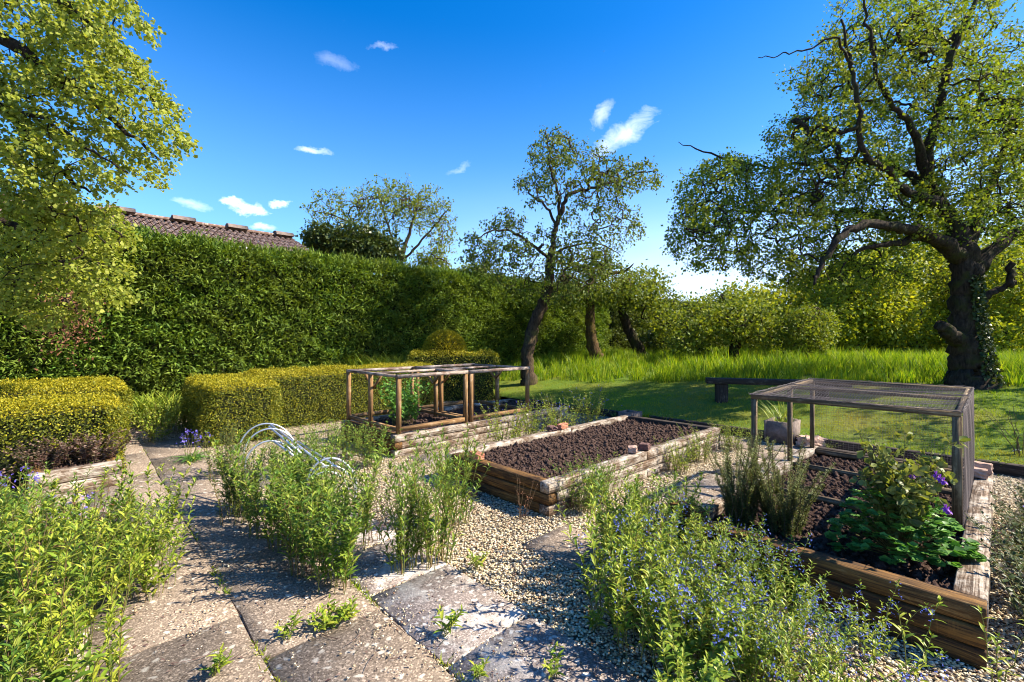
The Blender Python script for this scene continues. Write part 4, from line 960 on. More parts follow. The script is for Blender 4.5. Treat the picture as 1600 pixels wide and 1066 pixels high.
# orchard beyond the meadow
def bgtree(label, cat, px, py, d, trunk, blobs, ntar, leaf, per, lm, r=.2, name='orchard_tree', bm='bark_dark', aspect=.65, jd=1.6, spread=.16):
    z = float(tz((px - CX) / F * d, d)); b = np.array([(px - CX) / F * d, d, z - .05])
    pts = [b] + [W(q[0], q[1], d) for q in trunk]; k = len(pts)
    tree(label, cat, b, [(pts, list(np.linspace(r, r * .35, k)))], blobs, int(ntar * 1.3), d, jd, leaf * 1.15, int(per * 2.0), lm, M[bm], .35, .009, .42, .06, 3, name, 'quad', aspect, spread)
bgtree('spreading apple tree with a dark forked trunk at the meadow middle', 'tree', 1147, 575, 16.5, [(1146, 555), (1150, 530), (1140, 505), (1120, 490)], [(1110, 505, 55, 30, 1), (1165, 500, 50, 32, 1), (1080, 530, 35, 25, .5), (1190, 525, 35, 25, .5)], 420, .10, 7, M['leaf_mid'], .22)
bgtree('rounded low bush with bare stems standing in the meadow', 'bush', 1262, 572, 15.5, [(1262, 555), (1262, 535)], [(1262, 515, 46, 38, 1)], 260, .085, 7, M['leaf_mid'], .07, 'meadow_bush', 'bark_twig', .55, .9, .1)
bgtree('broad yellow green orchard tree behind the rounded bush', 'tree', 1225, 565, 21, [(1225, 540), (1228, 510), (1235, 490)], [(1215, 482, 66, 40, 1), (1290, 462, 66, 46, 1), (1180, 515, 50, 30, .6)], 480, .14, 8, M['leaf_sun'], .22, spread=.22)
bgtree('sunlit orchard tree with a bare slanting dead limb', 'tree', 1362, 562, 19.5, [(1345, 545), (1330, 530), (1325, 505)], [(1340, 490, 75, 40, 1), (1400, 500, 60, 40, 1), (1310, 520, 45, 28, .6), (1375, 435, 66, 42, .9)], 600, .13, 8, M['leaf_sun'], .16, spread=.2)
bgtree('tall yellow green tree between the big trunk and the orchard', 'tree', 1440, 560, 25, [(1440, 530), (1440, 490), (1442, 450)], [(1430, 410, 80, 60, 1), (1400, 480, 70, 45, .8), (1470, 480, 60, 60, 1), (1340, 430, 60, 40, .5)], 560, .17, 8, M['leaf_sun'], .26, spread=.28, jd=2.2)
bgtree('sunlit leafy tree directly behind the big trunk', 'tree', 1520, 562, 22, [(1522, 540), (1520, 500)], [(1510, 430, 75, 65, 1), (1560, 490, 65, 50, 1), (1470, 500, 60, 40, .7)], 520, .15, 8, M['leaf_sun'], .24, spread=.25, jd=2)
bgtree('yellow green tree at the right edge behind the cut limb', 'tree', 1610, 566, 19, [(1610, 540), (1606, 500)], [(1600, 420, 70, 75, 1), (1640, 480, 80, 60, 1), (1570, 520, 50, 35, .5)], 520, .13, 8, M['leaf_sun'], .22, spread=.2, jd=2)
bgtree('low dark green bush along the meadow left of the apple tree', 'bush', 1060, 560, 22, [(1060, 545)], [(1060, 520, 40, 32, 1), (1020, 535, 30, 22, .4)], 260, .13, 8, M['leaf_ivyhedge'], .08, 'meadow_bush', 'bark_twig', .6, 1.2, .2)
bgtree('distant hazy green tree showing low against the pale sky', 'tree', 1100, 552, 32, [(1100, 530), (1100, 505)], [(1085, 495, 50, 25, 1), (1150, 480, 55, 28, 1)], 300, .2, 8, M['leaf_mid'], .2, spread=.35)
hedge('orchard_hedge', 'dark unclipped hedge closing the far side of the orchard', np.array([6.5, 34.0, .5]), -.28, 34, 2.0, 2.7, 210, .24, M['leaf_ivyhedge'], .5, .6, .0, 'quad', faces=('front', 'top'), tuft=2, aspect=.6, core_in=.55, spread=.2)

tree('fruit tree just past the right edge whose crown shades the lawn', 'tree', np.array([14.8, 8.4, .85]), [([(14.8, 8.4, .8), (14.7, 8.4, 2.2), (14.5, 8.5, 3.6), (14.2, 8.6, 5.0)], [.26, .2, .16, .1])],
    [(800 + 711 * 14.6 / 8.4, 530 - 711 * 2.6 / 8.4, 250, 190, 1), (800 + 711 * 13.6 / 8.4, 530 - 711 * 1.9 / 8.4, 180, 120, .6)], 420, 8.4, 2.6, .09, 9, M['leaf_big'], M['bark_dark'], .3, .008, .42, .05, 3, 'fruit_tree', 'quad', .62, .12)
# airy tree and ivy bush behind the tall hedge
D4 = 22.0
tree('airy half bare tree rising behind the tall hedge', 'tree', np.array([*W(622, 530, D4)[:2], 0]), [
    (WL(D4, (622, 585), (624, 480), (626, 430), (628, 400), (640, 365), (650, 330), (655, 300)), [.22, .17, .14, .10, .07, .05, .025]),
    (WL(D4, (626, 420), (600, 390), (570, 360), (530, 340), (490, 330)), [.08, .06, .05, .035, .015]), (WL(D4, (627, 405), (612, 370), (600, 330), (590, 300)), [.065, .05, .035, .015]),
    (WL(D4, (628, 410), (660, 375), (690, 340), (705, 320)), [.065, .05, .035, .015]),
], [(530, 330, 68, 38, 1), (610, 315, 60, 38, 1.1), (660, 330, 50, 45, 1.0), (570, 365, 60, 35, .7), (690, 370, 25, 35, .4)], 1150, D4, 2.2, .115, 6, M['leaf_mid'], M['bark_twig'], .3, .0085, .36, .0, 2, 'airy_tree', 'quad', .6, .08, .35)
bgtree('dark dense ivy covered bush at the end of the barn roof', 'bush', 555, 580, 18.5, [(555, 480), (555, 420)], [(548, 385, 62, 26, 1), (590, 395, 40, 20, .5), (500, 372, 30, 15, .4)], 420, .13, 10, M['leaf_dark'], .15, 'ivy_bush', 'bark_dark', .7, 1.2, .16)
bgtree('pale young shrub poking over the tall hedge', 'bush', 678, 580, 22, [(678, 480), (678, 430)], [(675, 410, 28, 22, 1), (740, 430, 35, 18, .8)], 170, .11, 6, M['leaf_mid'], .08, 'hedge_shrub', 'bark_twig', .6, 1.0, .15)

# lime tree hanging in from the left
D5 = 5.6
def fronds():
    out = []
    for k, (ex, ey) in enumerate([(205, 8), (228, 45), (236, 62), (222, 100), (243, 130), (262, 165), (286, 188), (296, 228), (270, 236), (262, 262), (250, 290), (215, 250), (196, 298), (180, 262), (150, 302), (140, 262), (112, 296), (85, 300), (60, 282), (20, 300), (200, 200), (235, 205), (170, 170), (200, 140), (110, 230), (40, 262)] * 2):
        ex += rng.normal(0, 5); ey += rng.normal(0, 5); L = rng.uniform(150, 280); sx, sy = ex - L * .85, ey - L * rng.uniform(.35, .7); dd = rng.uniform(-.8, .8)
        for f in np.linspace(.25, 1, 16):
            x = sx + (ex - sx) * f; y = sy + (ey - sy) * (f ** 1.5) + rng.normal(0, 5); out.append(W(x + rng.normal(0, 5), y, D5 + dd * f + rng.normal(0, .04)))
    return np.array(out)
tree('pale yellow green lime tree hanging in from the upper left', 'tree', np.array([-9.6, 6.3, 0]), [
    ([(-9.6, 6.3, -.05), (-9.55, 6.3, 1.5), (-9.4, 6.2, 3.2), (-9.1, 6.1, 5.0), (-8.6, 6.0, 7.0), (-8.2, 5.9, 8.6)], [.34, .28, .25, .21, .16, .1]),
    (WL(D5, (-320, 60, .5), (-120, 40, .2), (0, 60), (60, 100), (120, 140), (190, 200), (250, 250)), [.15, .10, .075, .055, .04, .025, .01]),
    (WL(D5, (-340, 150, .5), (-120, 120, .2), (0, 170), (50, 220), (90, 265), (140, 300)), [.13, .09, .06, .04, .028, .012]),
    (WL(D5, (-300, -80, .4), (-100, -100), (40, -40), (130, 30), (190, 90), (250, 170)), [.12, .09, .06, .04, .025, .01]),
    (WL(D5, (-380, 330, .6), (-150, 330, .6), (-20, 340, .7), (60, 380, .8), (120, 420, .9), (165, 440, .9)), [.12, .085, .06, .04, .025, .01]),
    (WL(D5, (0, 165, .0), (70, 190, -.3), (130, 230, -.4), (200, 270, -.5)), [.03, .022, .015, .008]),
], [(40, 10, 110, 60, 1.2), (130, 50, 60, 50, .8), (20, 120, 80, 60, .8), (100, 120, 70, 40, .5), (30, 220, 60, 40, .3),
    (60, 370, 110, 60, 1.5, .5), (130, 415, 66, 48, .9, .6), (20, 440, 90, 50, 1.1, .6), (110, 345, 60, 30, .6, .6), (60, 318, 70, 28, .8, .4), (20, 270, 80, 32, .5, .2), (85, 300, 45, 24, .3, .3), (150, 335, 40, 22, .3, .4), (185, 375, 30, 32, .35, .7), (160, 462, 50, 25, .35, .8), (70, 490, 60, 22, .4, .8), (195, 420, 22, 18, .15, .8), (-120, 100, 120, 150, .9), (-120, 380, 120, 100, .7)], 1500, D5, .8, .046, 11, M['leaf_lime'], M['bark_dark'], .11, .0028, .42, .15, 3, 'lime_tree', 'round', .85, .042, .3, .6, fronds())

# ------------------------------------------------------------------ garden plants
def stemmy(nst, h, spread, nleaf, ll, lw, seed, lean=.28, low=.12, mat_leaf='leaf_rocket', mat_stem='stem_green', flower=None, up=.75, nfl=0, fl=.012, hv=.25, rstem=.0032, shape='lance', tuft=5, bend=.5, topfl=.75):
    """upright leafy stems from one root; returns meshes for stems, leaves and flowers"""
    global rng
    old = rng; rng = np.random.default_rng(seed)
    ms, ml, mf = MB(), MB(), MB()
    for k in range(nst):
        a = rng.uniform(0, 6.28); rr = spread * rng.random() ** .6; b = np.array([math.cos(a) * rr * .6, math.sin(a) * rr * .6, 0])
        H = h * rng.uniform(1 - hv, 1 + hv * .4); ld = np.array([math.cos(a), math.sin(a)]) * lean * rng.uniform(.2, 1.2) * H + rng.normal(0, .05, 2) * H
        f = np.linspace(0, 1, 8); P = np.stack([b[0] + ld[0] * f ** 1.6, b[1] + ld[1] * f ** 1.6, H * f], -1); P[1:-1] += rng.normal(0, .008, (6, 3)); P[0, 2] = -.02
        ms.tube(P, np.linspace(rstem, rstem * .45, 8), 4, 0, False)
        n = int(nleaf * rng.uniform(.7, 1.2)); q = np.sort(low + (1 - low) * rng.random(n) ** .85); an = np.arange(n) * 2.4 + rng.uniform(0, 6) + rng.normal(0, .4, n)
        bp = np.stack([np.interp(q, f, P[:, i]) for i in range(3)], -1); e = up * rng.uniform(.6, 1.35, n)
        D = np.stack([np.cos(an), np.sin(an), e], -1); N = unit(np.stack([-np.cos(an) * e, -np.sin(an) * e, np.ones(n)], -1) + rng.normal(0, .2, (n, 3)))
        sz = ll * (1.15 - .45 * q) * rng.uniform(.65, 1.2, n); leaves(ml, bp, D, N, sz, lw * (1.15 - .4 * q) * rng.uniform(.8, 1.2, n), shape, 0, bend)
        if tuft:                                   # leaf tuft at the top
            an = rng.uniform(0, 6.28, tuft); D = np.stack([np.cos(an) * .5, np.sin(an) * .5, np.ones(tuft)], -1); leaves(ml, np.tile(P[-1], (tuft, 1)), D, unit(np.stack([-np.cos(an), -np.sin(an), np.full(tuft, .6)], -1)), ll * .5 * rng.uniform(.6, 1.1, tuft), lw * .55, shape, 0, .2)
        if nfl:
            m = rng.poisson(nfl); 
            if m:
                c = P[-1] + rng.normal(0, .022, (m, 3)) - np.array([0, 0, .01]) - np.abs(rng.normal(0, .05, (m, 1))) * np.array([0, 0, 1]) * topfl
                for w_ in range(3):
                    leaves(mf, c, rdir(m, .2), rdir(m, .6), fl * rng.uniform(.7, 1.2, m), fl * .9, 'quad')
    out = [('stems', ms.mesh('stems', M[mat_stem])), ('leaves', ml.mesh('plant_leaves', M[mat_leaf])) if ml.n else None]
    if mf.n: out.append(('flowers', mf.mesh('plant_flowers', M[flower])))
    rng = old
    return out
def place(name, cat, label, parts, spots, group=None, sc=(.85, 1.12)):
    first = None; out = []
    for i, p in enumerate(spots):
        p = np.asarray(p, float); z = p[2] if len(p) > 2 else float(tz(p[0], p[1])); s = (sc[i] if isinstance(sc, list) else 1.0) * (rng.uniform(.85, 1.12) if isinstance(sc, list) else rng.uniform(*sc)); rz = rng.uniform(0, 6.28)
        if first is None:
            parts = [q for q in parts if q]
            first = thing(name, label if isinstance(label, str) else label[0], cat, (p[0], p[1], z), rz, group, s)
            for nm, me in parts:
                q_ = link(nm, me, first)
                if nm == 'flowers': q_['kind'] = 'stuff'
            out.append(first)
        else: out.append(dup(first, (p[0], p[1], z), rz, s, label if isinstance(label, str) else label[i]))
    return out
def bypx(spots, base=1.0):
    """lower growth the farther right a plant stands"""
    return [base * float(np.interp(CX + F * p[0] / p[1], [960, 1080, 1300], [.98, .72, .58])) for p in spots]
def scatter(poly_px, n, mind=.12, z=0.0):
    """points on the ground inside a polygon given in photo pixels"""
    Q = np.array([G(*p, z)[:2] for p in poly_px]); lo, hi = Q.min(0), Q.max(0); out = []; tries = 0
    while len(out) < n and tries < 20000:
        tries += 1; p = rng.uniform(lo, hi); ins = False; j = len(Q) - 1
        for i in range(len(Q)):
            if (Q[i, 1] > p[1]) != (Q[j, 1] > p[1]) and p[0] < (Q[j, 0] - Q[i, 0]) * (p[1] - Q[i, 1]) / (Q[j, 1] - Q[i, 1]) + Q[i, 0]: ins = not ins
            j = i
        if ins and all(np.hypot(*(p - o)) > mind for o in out): out.append(p)
    return out
rocketA = stemmy(17, .74, .22, 40, .095, .018, 11, .28, up=1.15, hv=.4)
rocketB = stemmy(16, .66, .2, 38, .09, .019, 12, .34, up=1.1, hv=.4)
rocketC = stemmy(14, .72, .22, 36, .085, .018, 13, .28, up=1.2, hv=.45, mat_leaf='leaf_rocket_yellow')
rocketD = stemmy(12, .64, .22, 30, .08, .020, 14, .32, up=1.1, hv=.45, mat_leaf='leaf_rocket_yellow')
# the mass at the left front
sp = scatter([(-260, 1000), (-200, 880), (60, 862), (230, 872), (262, 930), (165, 1005), (60, 1120), (-60, 1300), (-420, 1300)], 25, .18)
g = 'leafy plants massed at the left front'
place('leafy_plant', 'plant', 'tall narrow leaved plant in the mass at the left front corner', rocketC, sp[:10], g, (.8, 1.05)); place('leafy_plant', 'plant', 'tall narrow leaved plant in the mass at the left front corner', rocketA, sp[10:20], g, (.75, 1.0)); place('leafy_plant', 'plant', 'tall narrow leaved plant in the mass at the left front corner', rocketD, sp[20:], g)
place('leafy_plant', 'plant', 'tall narrow leaved plant in the mass at the left front corner', rocketC, [G(15, 1010)[:2], G(95, 1030)[:2], G(-60, 1075)[:2], G(55, 1105)[:2], G(135, 1120)[:2], G(-20, 940)[:2]], g, (.8, 1.0))
# clumps beside the path, left of centre
sp = scatter([(345, 800), (420, 770), (520, 800), (575, 880), (565, 950), (500, 930), (430, 860)], 10, .22)
g = 'leafy plants right of the brown path'
place('leafy_plant', 'plant', 'dense tall leafy plant crowding the right edge of the brown path', rocketA, sp[:5], g, (.85, 1.05)); place('leafy_plant', 'plant', 'dense tall leafy plant crowding the right edge of the brown path', rocketB, sp[5:], g, (.9, 1.15))
place('leafy_plant', 'plant', ['upright narrow leaved clump standing alone before the centre bed, left half', 'upright narrow leaved clump standing alone before the centre bed, right half', 'upright clump at the left foot of the centre bed wall'], stemmy(24, .70, .18, 40, .085, .014, 15, .34, up=1.3, hv=.35), [G(630, 892)[:2], G(682, 884)[:2], G(715, 820)[:2]], None, (.95, 1.1))
dry = stemmy(9, .62, .16, 9, .05, .008, 16, .5, mat_leaf='leaf_dead', mat_stem='stem_brown', tuft=0, hv=.4); broad = stemmy(13, .40, .22, 16, .10, .042, 17, .6, mat_leaf='leaf_rocket', hv=.4, up=.5)
sp2 = scatter([(-150, 960), (60, 870), (215, 890), (150, 1000), (20, 1200), (-200, 1200)], 13, .25)
place('broad_leaf_plant', 'plant', 'lower broad leaved plant within the left front mass', broad, sp2[:4], 'broad leaved plants in the left front mass', (.7, .9))
place('dry_plant', 'plant', 'dry brown stemmed plant within the left front mass', dry, sp2[4:11], 'dry stems in the left front mass', (.8, 1.1))
sp2 = scatter([(980, 900), (1090, 870), (1240, 950), (1300, 1060), (1100, 1180), (1000, 1000)], 9, .25)
place('broad_leaf_plant', 'plant', 'low broad leaved plant beneath the forget-me-nots', broad, sp2[:5], 'broad leaved plants under the forget-me-nots', bypx(sp2[:5], 1.0))
place('dry_plant', 'plant', 'dry brown stemmed plant among the forget-me-nots', dry, sp2[5:], 'dry stems among the forget-me-nots', bypx(sp2[5:], .95))
place('dry_plant', 'plant', ['dry brown stems at the path side clump front', 'dry brown stems between the path side clump and the lone clump', 'withered stems before the near end of the centre bed'], dry, [G(480, 900)[:2], G(590, 850)[:2], G(815, 815)[:2]], None, (.6, .9))
# forget-me-nots and rocket at the right front
forget = stemmy(16, .54, .2, 20, .06, .015, 21, .4, mat_leaf='leaf_rocket', flower='flower_blue', nfl=9, fl=.010, topfl=1.0)
forget2 = stemmy(14, .46, .2, 16, .06, .017, 22, .5, mat_leaf='leaf_rocket_yellow', flower='flower_blue', nfl=10, fl=.010, topfl=1.2)
sp = scatter([(1010, 880), (1090, 860), (1240, 930), (1380, 1030), (1420, 1160), (1250, 1300), (1080, 1200), (1000, 1000)], 24, .14)
g = 'blue forget-me-nots at the right front'; lab = 'low forget-me-not plant with small blue flowers beside the right bed'
place('forget_me_not', 'plant', lab, forget, sp[:12], g, bypx(sp[:12], 1.15)); place('forget_me_not', 'plant', lab, forget2, sp[12:], g, bypx(sp[12:], 1.25))
sp = scatter([(940, 880), (1050, 850), (1130, 870), (1240, 950), (1330, 1060), (1250, 1200), (1080, 1180), (960, 980)], 24, .15)
g = 'tall leafy plants among the forget-me-nots'; lab = 'tall yellow green leafy plant rising among the blue forget-me-nots'
place('leafy_plant', 'plant', lab, rocketD, sp[:12], g, bypx(sp[:12], .98)); place('leafy_plant', 'plant', lab, rocketC, sp[12:], g, bypx(sp[12:], .88))
place('leafy_plant', 'plant', 'tall dark topped leafy clump between the right front mass and centre bed', rocketB, [G(1010, 870)[:2], G(965, 885)[:2], G(1060, 850)[:2]], 'leafy clumps before the right bed corner', (.85, 1.05))
lone = stemmy(3, .42, .06, 16, .07, .016, 23, .3, mat_leaf='leaf_rocket_yellow', tuft=4)
place('leafy_plant', 'plant', ['lone pale stems in front of the right bed wall', 'small leafy plant at the lower right corner'], lone, [G(1425, 1085)[:2], G(1560, 1085)[:2]])
# bushy plants about the beds
bushA = stemmy(40, .46, .24, 24, .045, .013, 31, .45, mat_leaf='leaf_rocket'); bushB = stemmy(40, .44, .26, 24, .04, .014, 32, .55, mat_leaf='leaf_rocket_yellow')
place('bushy_plant', 'plant', ['bushy green plant at the right corner of the centre bed', 'bushy plant leaning on the right wall of the centre bed'], bushA, [G(905, 800)[:2], G(945, 785)[:2]], None, (.9, 1.1))
place('bushy_plant', 'plant', ['round yellow green plant by the far right wall of the centre bed', 'small round plant nearer along the right wall of the centre bed', 'low yellow plant beyond the far right corner of the centre bed'], bushB, [G(1092, 722)[:2], G(1058, 738)[:2], G(1140, 703)[:2]], None, (.85, 1.0))
bushC = stemmy(44, .66, .34, 26, .05, .016, 33, .5, mat_leaf='leaf_rocket_yellow', flower='flower_violet', nfl=1)
place('bushy_plant', 'plant', ['bushy pale plant filling the gap between left and centre beds, near end', 'bushy pale plant filling the gap between left and centre beds, middle', 'bushy pale plant filling the gap between left and centre beds, far end', 'tall bushy plant at the far corner of the left bed'], bushC, [bl('m', 1.3, 2.02), bl('m', 1.95, 2.08), bl('m', 2.7, 2.1), bl('m', 3.6, 2.25)], None, (.9, 1.1))
bushD = stemmy(32, .62, .28, 28, .055, .02, 34, .4, mat_leaf='leaf_rocket')
place('bushy_plant', 'plant', ['leafy plant against the near corner of the left bed', 'leafy plant left of the left bed below the box hedge', 'leafy plant on the gravel behind the metal hoops', 'leafy plant beside the metal hoops, nearer the box hedge'], bushD, [G(580, 728)[:2], G(545, 718)[:2], G(505, 735)[:2], G(455, 745)[:2]], None, (.85, 1.05))
place('shrub', 'shrub', 'round leaved green shrub growing inside the nearer cage frame', stemmy(44, .72, .34, 22, .08, .045, 35, .5, mat_leaf='leaf_columbine', shape='round', tuft=3), [bl('l', .75, .95, .25)])
dark = stemmy(24, .60, .26, 26, .045, .02, 36, .4, mat_leaf='leaf_dark')
place('shrub', 'shrub', ['dark green small leaved shrub in the path side clump', 'dark shrub under the box hedge corner by the path'], dark, [G(372, 815)[:2], G(350, 745)[:2]], None, (.9, 1.05))
# rosemary in the right bed
rose = stemmy(46, .66, .2, 300, .034, .0075, 41, .36, .06, 'leaf_rosemary', 'stem_brown', up=.55, hv=.5, shape='quad', tuft=6, rstem=.004, bend=.1)
place('rosemary', 'plant', ['upright rosemary bush, left of the pair in the right bed', 'upright rosemary bush, right of the pair, nearest the bare soil'], rose, [bl('r', .42, 1.38, .22), bl('r', .50, 1.08, .22)], None, (.92, 1.05))
# columbine
def columbine():
    global rng
    old = rng; rng = np.random.default_rng(51)
    b = bl('r', .62, .42, .23); t = thing('columbine', 'large columbine with round lobed leaves and drooping purple flowers', 'plant', b)
    ml, ms, mt, mf = MB(), MB(), MB(), MB()
    for k in range(250):                              # basal mound: three-lobed leaves on arching stalks
        a = rng.uniform(0, 6.28); r = .38 * rng.random() ** .6; h = (.52 - 2.6 * r ** 2) * rng.uniform(.35, 1.1); h = max(.04, h)
        e = np.array([math.cos(a) * r, math.sin(a) * r * .85, h]); f = np.linspace(0, 1, 5)[:, None]
        ms.tube(e * f * np.array([1, 1, 0]) + np.array([0, 0, 1]) * h * np.sin(f * 1.57), .0018, 3, 0, False)
        for j in range(3):
            an = a + (j - 1) * 1.15 + rng.normal(0, .2); D = np.array([[math.cos(an), math.sin(an), rng.uniform(-.3, .25)]]); s = rng.uniform(.042, .068)
            leaves(ml, e[None], D, unit(np.array([[rng.normal(.1, .55), rng.normal(0, .55), .9]])), np.array([s]), np.array([s * 1.05]), 'round')
            leaves(ml, e[None] + D * s * .35, D + np.array([[-D[0, 1], D[0, 0], 0]]) * .7, np.array([[.1, .1, 1.]]), np.array([s * .7]), np.array([s * .6]), 'round')
            leaves(ml, e[None] + D * s * .35, D - np.array([[-D[0, 1], D[0, 0], 0]]) * .7, np.array([[.1, .1, 1.]]), np.array([s * .7]), np.array([s * .6]), 'round')
    for k in range(26):                               # flowering stems with small leaves
        a = rng.uniform(0, 6.28); H = rng.uniform(.5, .86); ln = rng.uniform(.05, .28); f = np.linspace(0, 1, 7)
        P = np.stack([math.cos(a) * ln * f ** 1.4, math.sin(a) * ln * f ** 1.4, H * f], -1); ms.tube(P, np.linspace(.004, .0016, 7), 4, 0, False)
        for q in rng.uniform(.4, 1, 17):
            p = np.array([np.interp(q, f, P[:, i]) for i in range(3)]); D = rdir(1, .3); s = rng.uniform(.035, .062)
            p2 = p + D[0] * .05; ms.tube([p, p2], .0014, 3, 0, False)
            for j in range(3): leaves(mt, p2[None], D + rng.normal(0, .6, (1, 3)), rdir(1, .9), np.array([s]), np.array([s * .7]), 'round')
    def flower(c):
        c = np.asarray(c, float) - b; 
        P = [c + np.array([-.02, .02, -.05 - .0]), c + np.array([0, 0, .03]), c + np.array([0, 0, .01])]; ms.tube(P, .0014, 3, 0, False)
        for j in range(5):
            an = j * 1.257; D = np.array([[math.cos(an) * .8, math.sin(an) * .8, -.5]]); leaves(mf, c[None], D, np.array([[math.cos(an), math.sin(an), .9]]), np.array([.032]), np.array([.02]), 'lance')
            leaves(mf, c[None], np.array([[math.cos(an + .6) * .35, math.sin(an + .6) * .35, -1]]), np.array([[math.cos(an), math.sin(an), .3]]), np.array([.028]), np.array([.02]), 'lance')
            leaves(mf, c[None], np.array([[math.cos(an + .6) * .4, math.sin(an + .6) * .4, .8]]), np.array([[math.cos(an), math.sin(an), -.3]]), np.array([.025]), np.array([.008]), 'lance')
    for px, py, d in ((1468, 746, 2.75), (1424, 742, 2.9), (1477, 793, 2.7), (1462, 741, 2.8), (1474, 751, 2.72), (1481, 797, 2.72), (1432, 740, 2.92)):
        c = W(px, py, d); 
        if px in (1468, 1424, 1477):
            P = np.array([(0, 0, .25), (c - b) * .6 + [0, 0, .1], c - b + [0, 0, .03]]); ms.tube(P, .002, 4, 0, False)
        mf = MB(); flower(c); link('flower', mf.mesh('columbine_flower', M['flower_purple']), t)
    link('leaves', ml.mesh('columbine_leaves', M['leaf_columbine']), t); link('stems', ms.mesh('columbine_stems', M['stem_green']), t)
    link('upper_leaves', mt.mesh('columbine_upper', M['leaf_columbine_top']), t)
    rng = old
columbine()
# ground cover at the far right
cover = stemmy(30, .34, .26, 26, .045, .022, 61, .8, mat_leaf='leaf_rocket', flower='flower_violet', nfl=2, tuft=3); coverD = stemmy(34, .36, .26, 28, .045, .022, 62, .7, mat_leaf='leaf_cover', tuft=3)
sp = [bl('r', a, -b_) for a, b_ in ((.55, .32), (.95, .30), (1.4, .3), (1.85, .3), (2.3, .35), (2.7, .4), (.8, .62), (1.2, .65), (1.7, .6), (2.2, .7), (2.8, .8), (3.2, .5), (3.3, .9))]
lab = 'low ground cover plant along the outer side of the right bed'
place('ground_cover_plant', 'plant', lab, coverD, sp[:8], 'ground cover outside the right bed', (1.0, 1.25)); place('ground_cover_plant', 'plant', lab, cover, sp[8:], 'ground cover outside the right bed', (.9, 1.1))
# seedlings on the paving
seed = stemmy(4, .14, .06, 9, .075, .018, 71, .6, .05, mat_leaf='leaf_rocket_yellow', tuft=2); sl = ['small leafy seedling on the pale slab, bottom centre', 'flat seedling in the joint left of the pale slab', 'tiny seedling on the pale slab by the gravel edge', 'seedling on the gravel beside the lone clump', 'trailing seedling on the brown path', 'seedling in the gravel right of the pale slab', 'small seedling on the brown slab at the bottom edge']
place('seedling', 'plant', sl, seed, [G(745, 1062)[:2], G(690, 1000)[:2], G(870, 1066)[:2], G(745, 890)[:2], G(450, 1005)[:2], G(925, 985)[:2], G(330, 1060)[:2]], None, (.7, 1.1))
rosette = stemmy(9, .10, .1, 8, .075, .02, 72, .9, .0, mat_leaf='leaf_rocket_yellow', tuft=3)
place('seedling', 'plant', ['leafy rosette at the foot of the path side clump', 'leafy rosette beside the brown path edge'], rosette, [G(545, 965)[:2], G(520, 985)[:2]], None, (.9, 1.1))
def joint_weeds():
    n = 5200; d = rng.gamma(2.2, 1.3, n) + 1.9; px = rng.uniform(-50, 1100, n); x = (px - CX) / F * d; y = d; nn = E1[0] * x + E1[1] * y; ss = E2[0] * x + E2[1] * y
    jn = np.array([-.63, .045, .705, 1.365])[rng.integers(0, 4, n)] + rng.normal(0, .012, n)
    k = fbm2(jn * 9, ss * 2.2, 3.0) > .12; jn, ss = jn[k], ss[k]; P = E1[None, :] * jn[:, None] + E2[None, :] * ss[:, None]; m = len(jn)
    k = P[:, 1] > 1.5; P = P[k]; m = len(P); H = rng.uniform(.008, .045, m)
    o = blades('joint_weeds', 'tiny grass and moss growing in the paving joints', P[:, 0], P[:, 1], np.full(m, .012), H, rng.uniform(.005, .012, m), M['grass_short'], 1.4)
joint_weeds()
def litter():
    n = 2600; px = rng.uniform(0, 1600, n); d = rng.uniform(2.1, 6.5, n); x = (px - CX) / F * d; y = d; nn = E1[0] * x + E1[1] * y; ss = E2[0] * x + E2[1] * y
    k = (nn < U0) & ~in_beds(nn, ss); x, y = x[k], y[k]; n = len(x); P = np.stack([x, y, np.full(n, .019) + rng.random(n) * .006], -1); D = rdir(n); D[:, 2] *= .25
    mb = MB(); leaves(mb, P, D, unit(rng.normal(0, .35, (n, 3)) + [0, 0, 1]), rng.uniform(.012, .04, n), rng.uniform(.004, .014, n), 'quad')
    for q in range(90):
        i = rng.integers(0, n); a = rng.uniform(0, 6.28); L = rng.uniform(.05, .22); e = np.array([math.cos(a), math.sin(a), 0]); f = np.linspace(0, 1, 5)[:, None]
        mb.tube(P[i] + e * f * L + np.array([-e[1], e[0], 0]) * np.sin(f * 3.1) * L * rng.uniform(-.2, .2) + [0, 0, .004], .0018, 3, 0, False)
    tag(link('leaf_litter', mb.mesh('leaf_litter', M['leaf_purple'])), 'dry fallen leaves and twigs strewn over paving and gravel', 'leaf litter', kind='stuff')
litter()
edge = stemmy(12, .16, .12, 12, .035, .014, 97, .8, mat_leaf='leaf_rocket_yellow', tuft=2)
place('edge_weed', 'plant', 'small weed growing along the lawn edging timbers', edge, [NS(U0 - .2 + rng.normal(0, .1), q_) for q_ in np.arange(-7.2, 2.5, .55)], 'weeds along the lawn edging', (.7, 1.5))
# bluebells by the path opening, and by the planter
blue = stemmy(12, .42, .16, 0, .1, .01, 81, .3, tuft=0, flower='flower_violet', nfl=6, fl=.018, topfl=1.0)
strap = stemmy(16, .02, .1, 6, .30, .016, 82, .1, .5, mat_leaf='leaf_columbine', tuft=0, up=.8, bend=1.0)
t_ = place('bluebell', 'plant', ['violet bluebell clump beside the box hedge block', 'violet bluebell clump in front of the timber planter', 'violet bluebell clump at the left edge'], [blue[0], ('leaves', strap[1][1]), blue[2]], [G(302, 722)[:2], G(105, 850)[:2], G(20, 800)[:2]], None, (.9, 1.05))
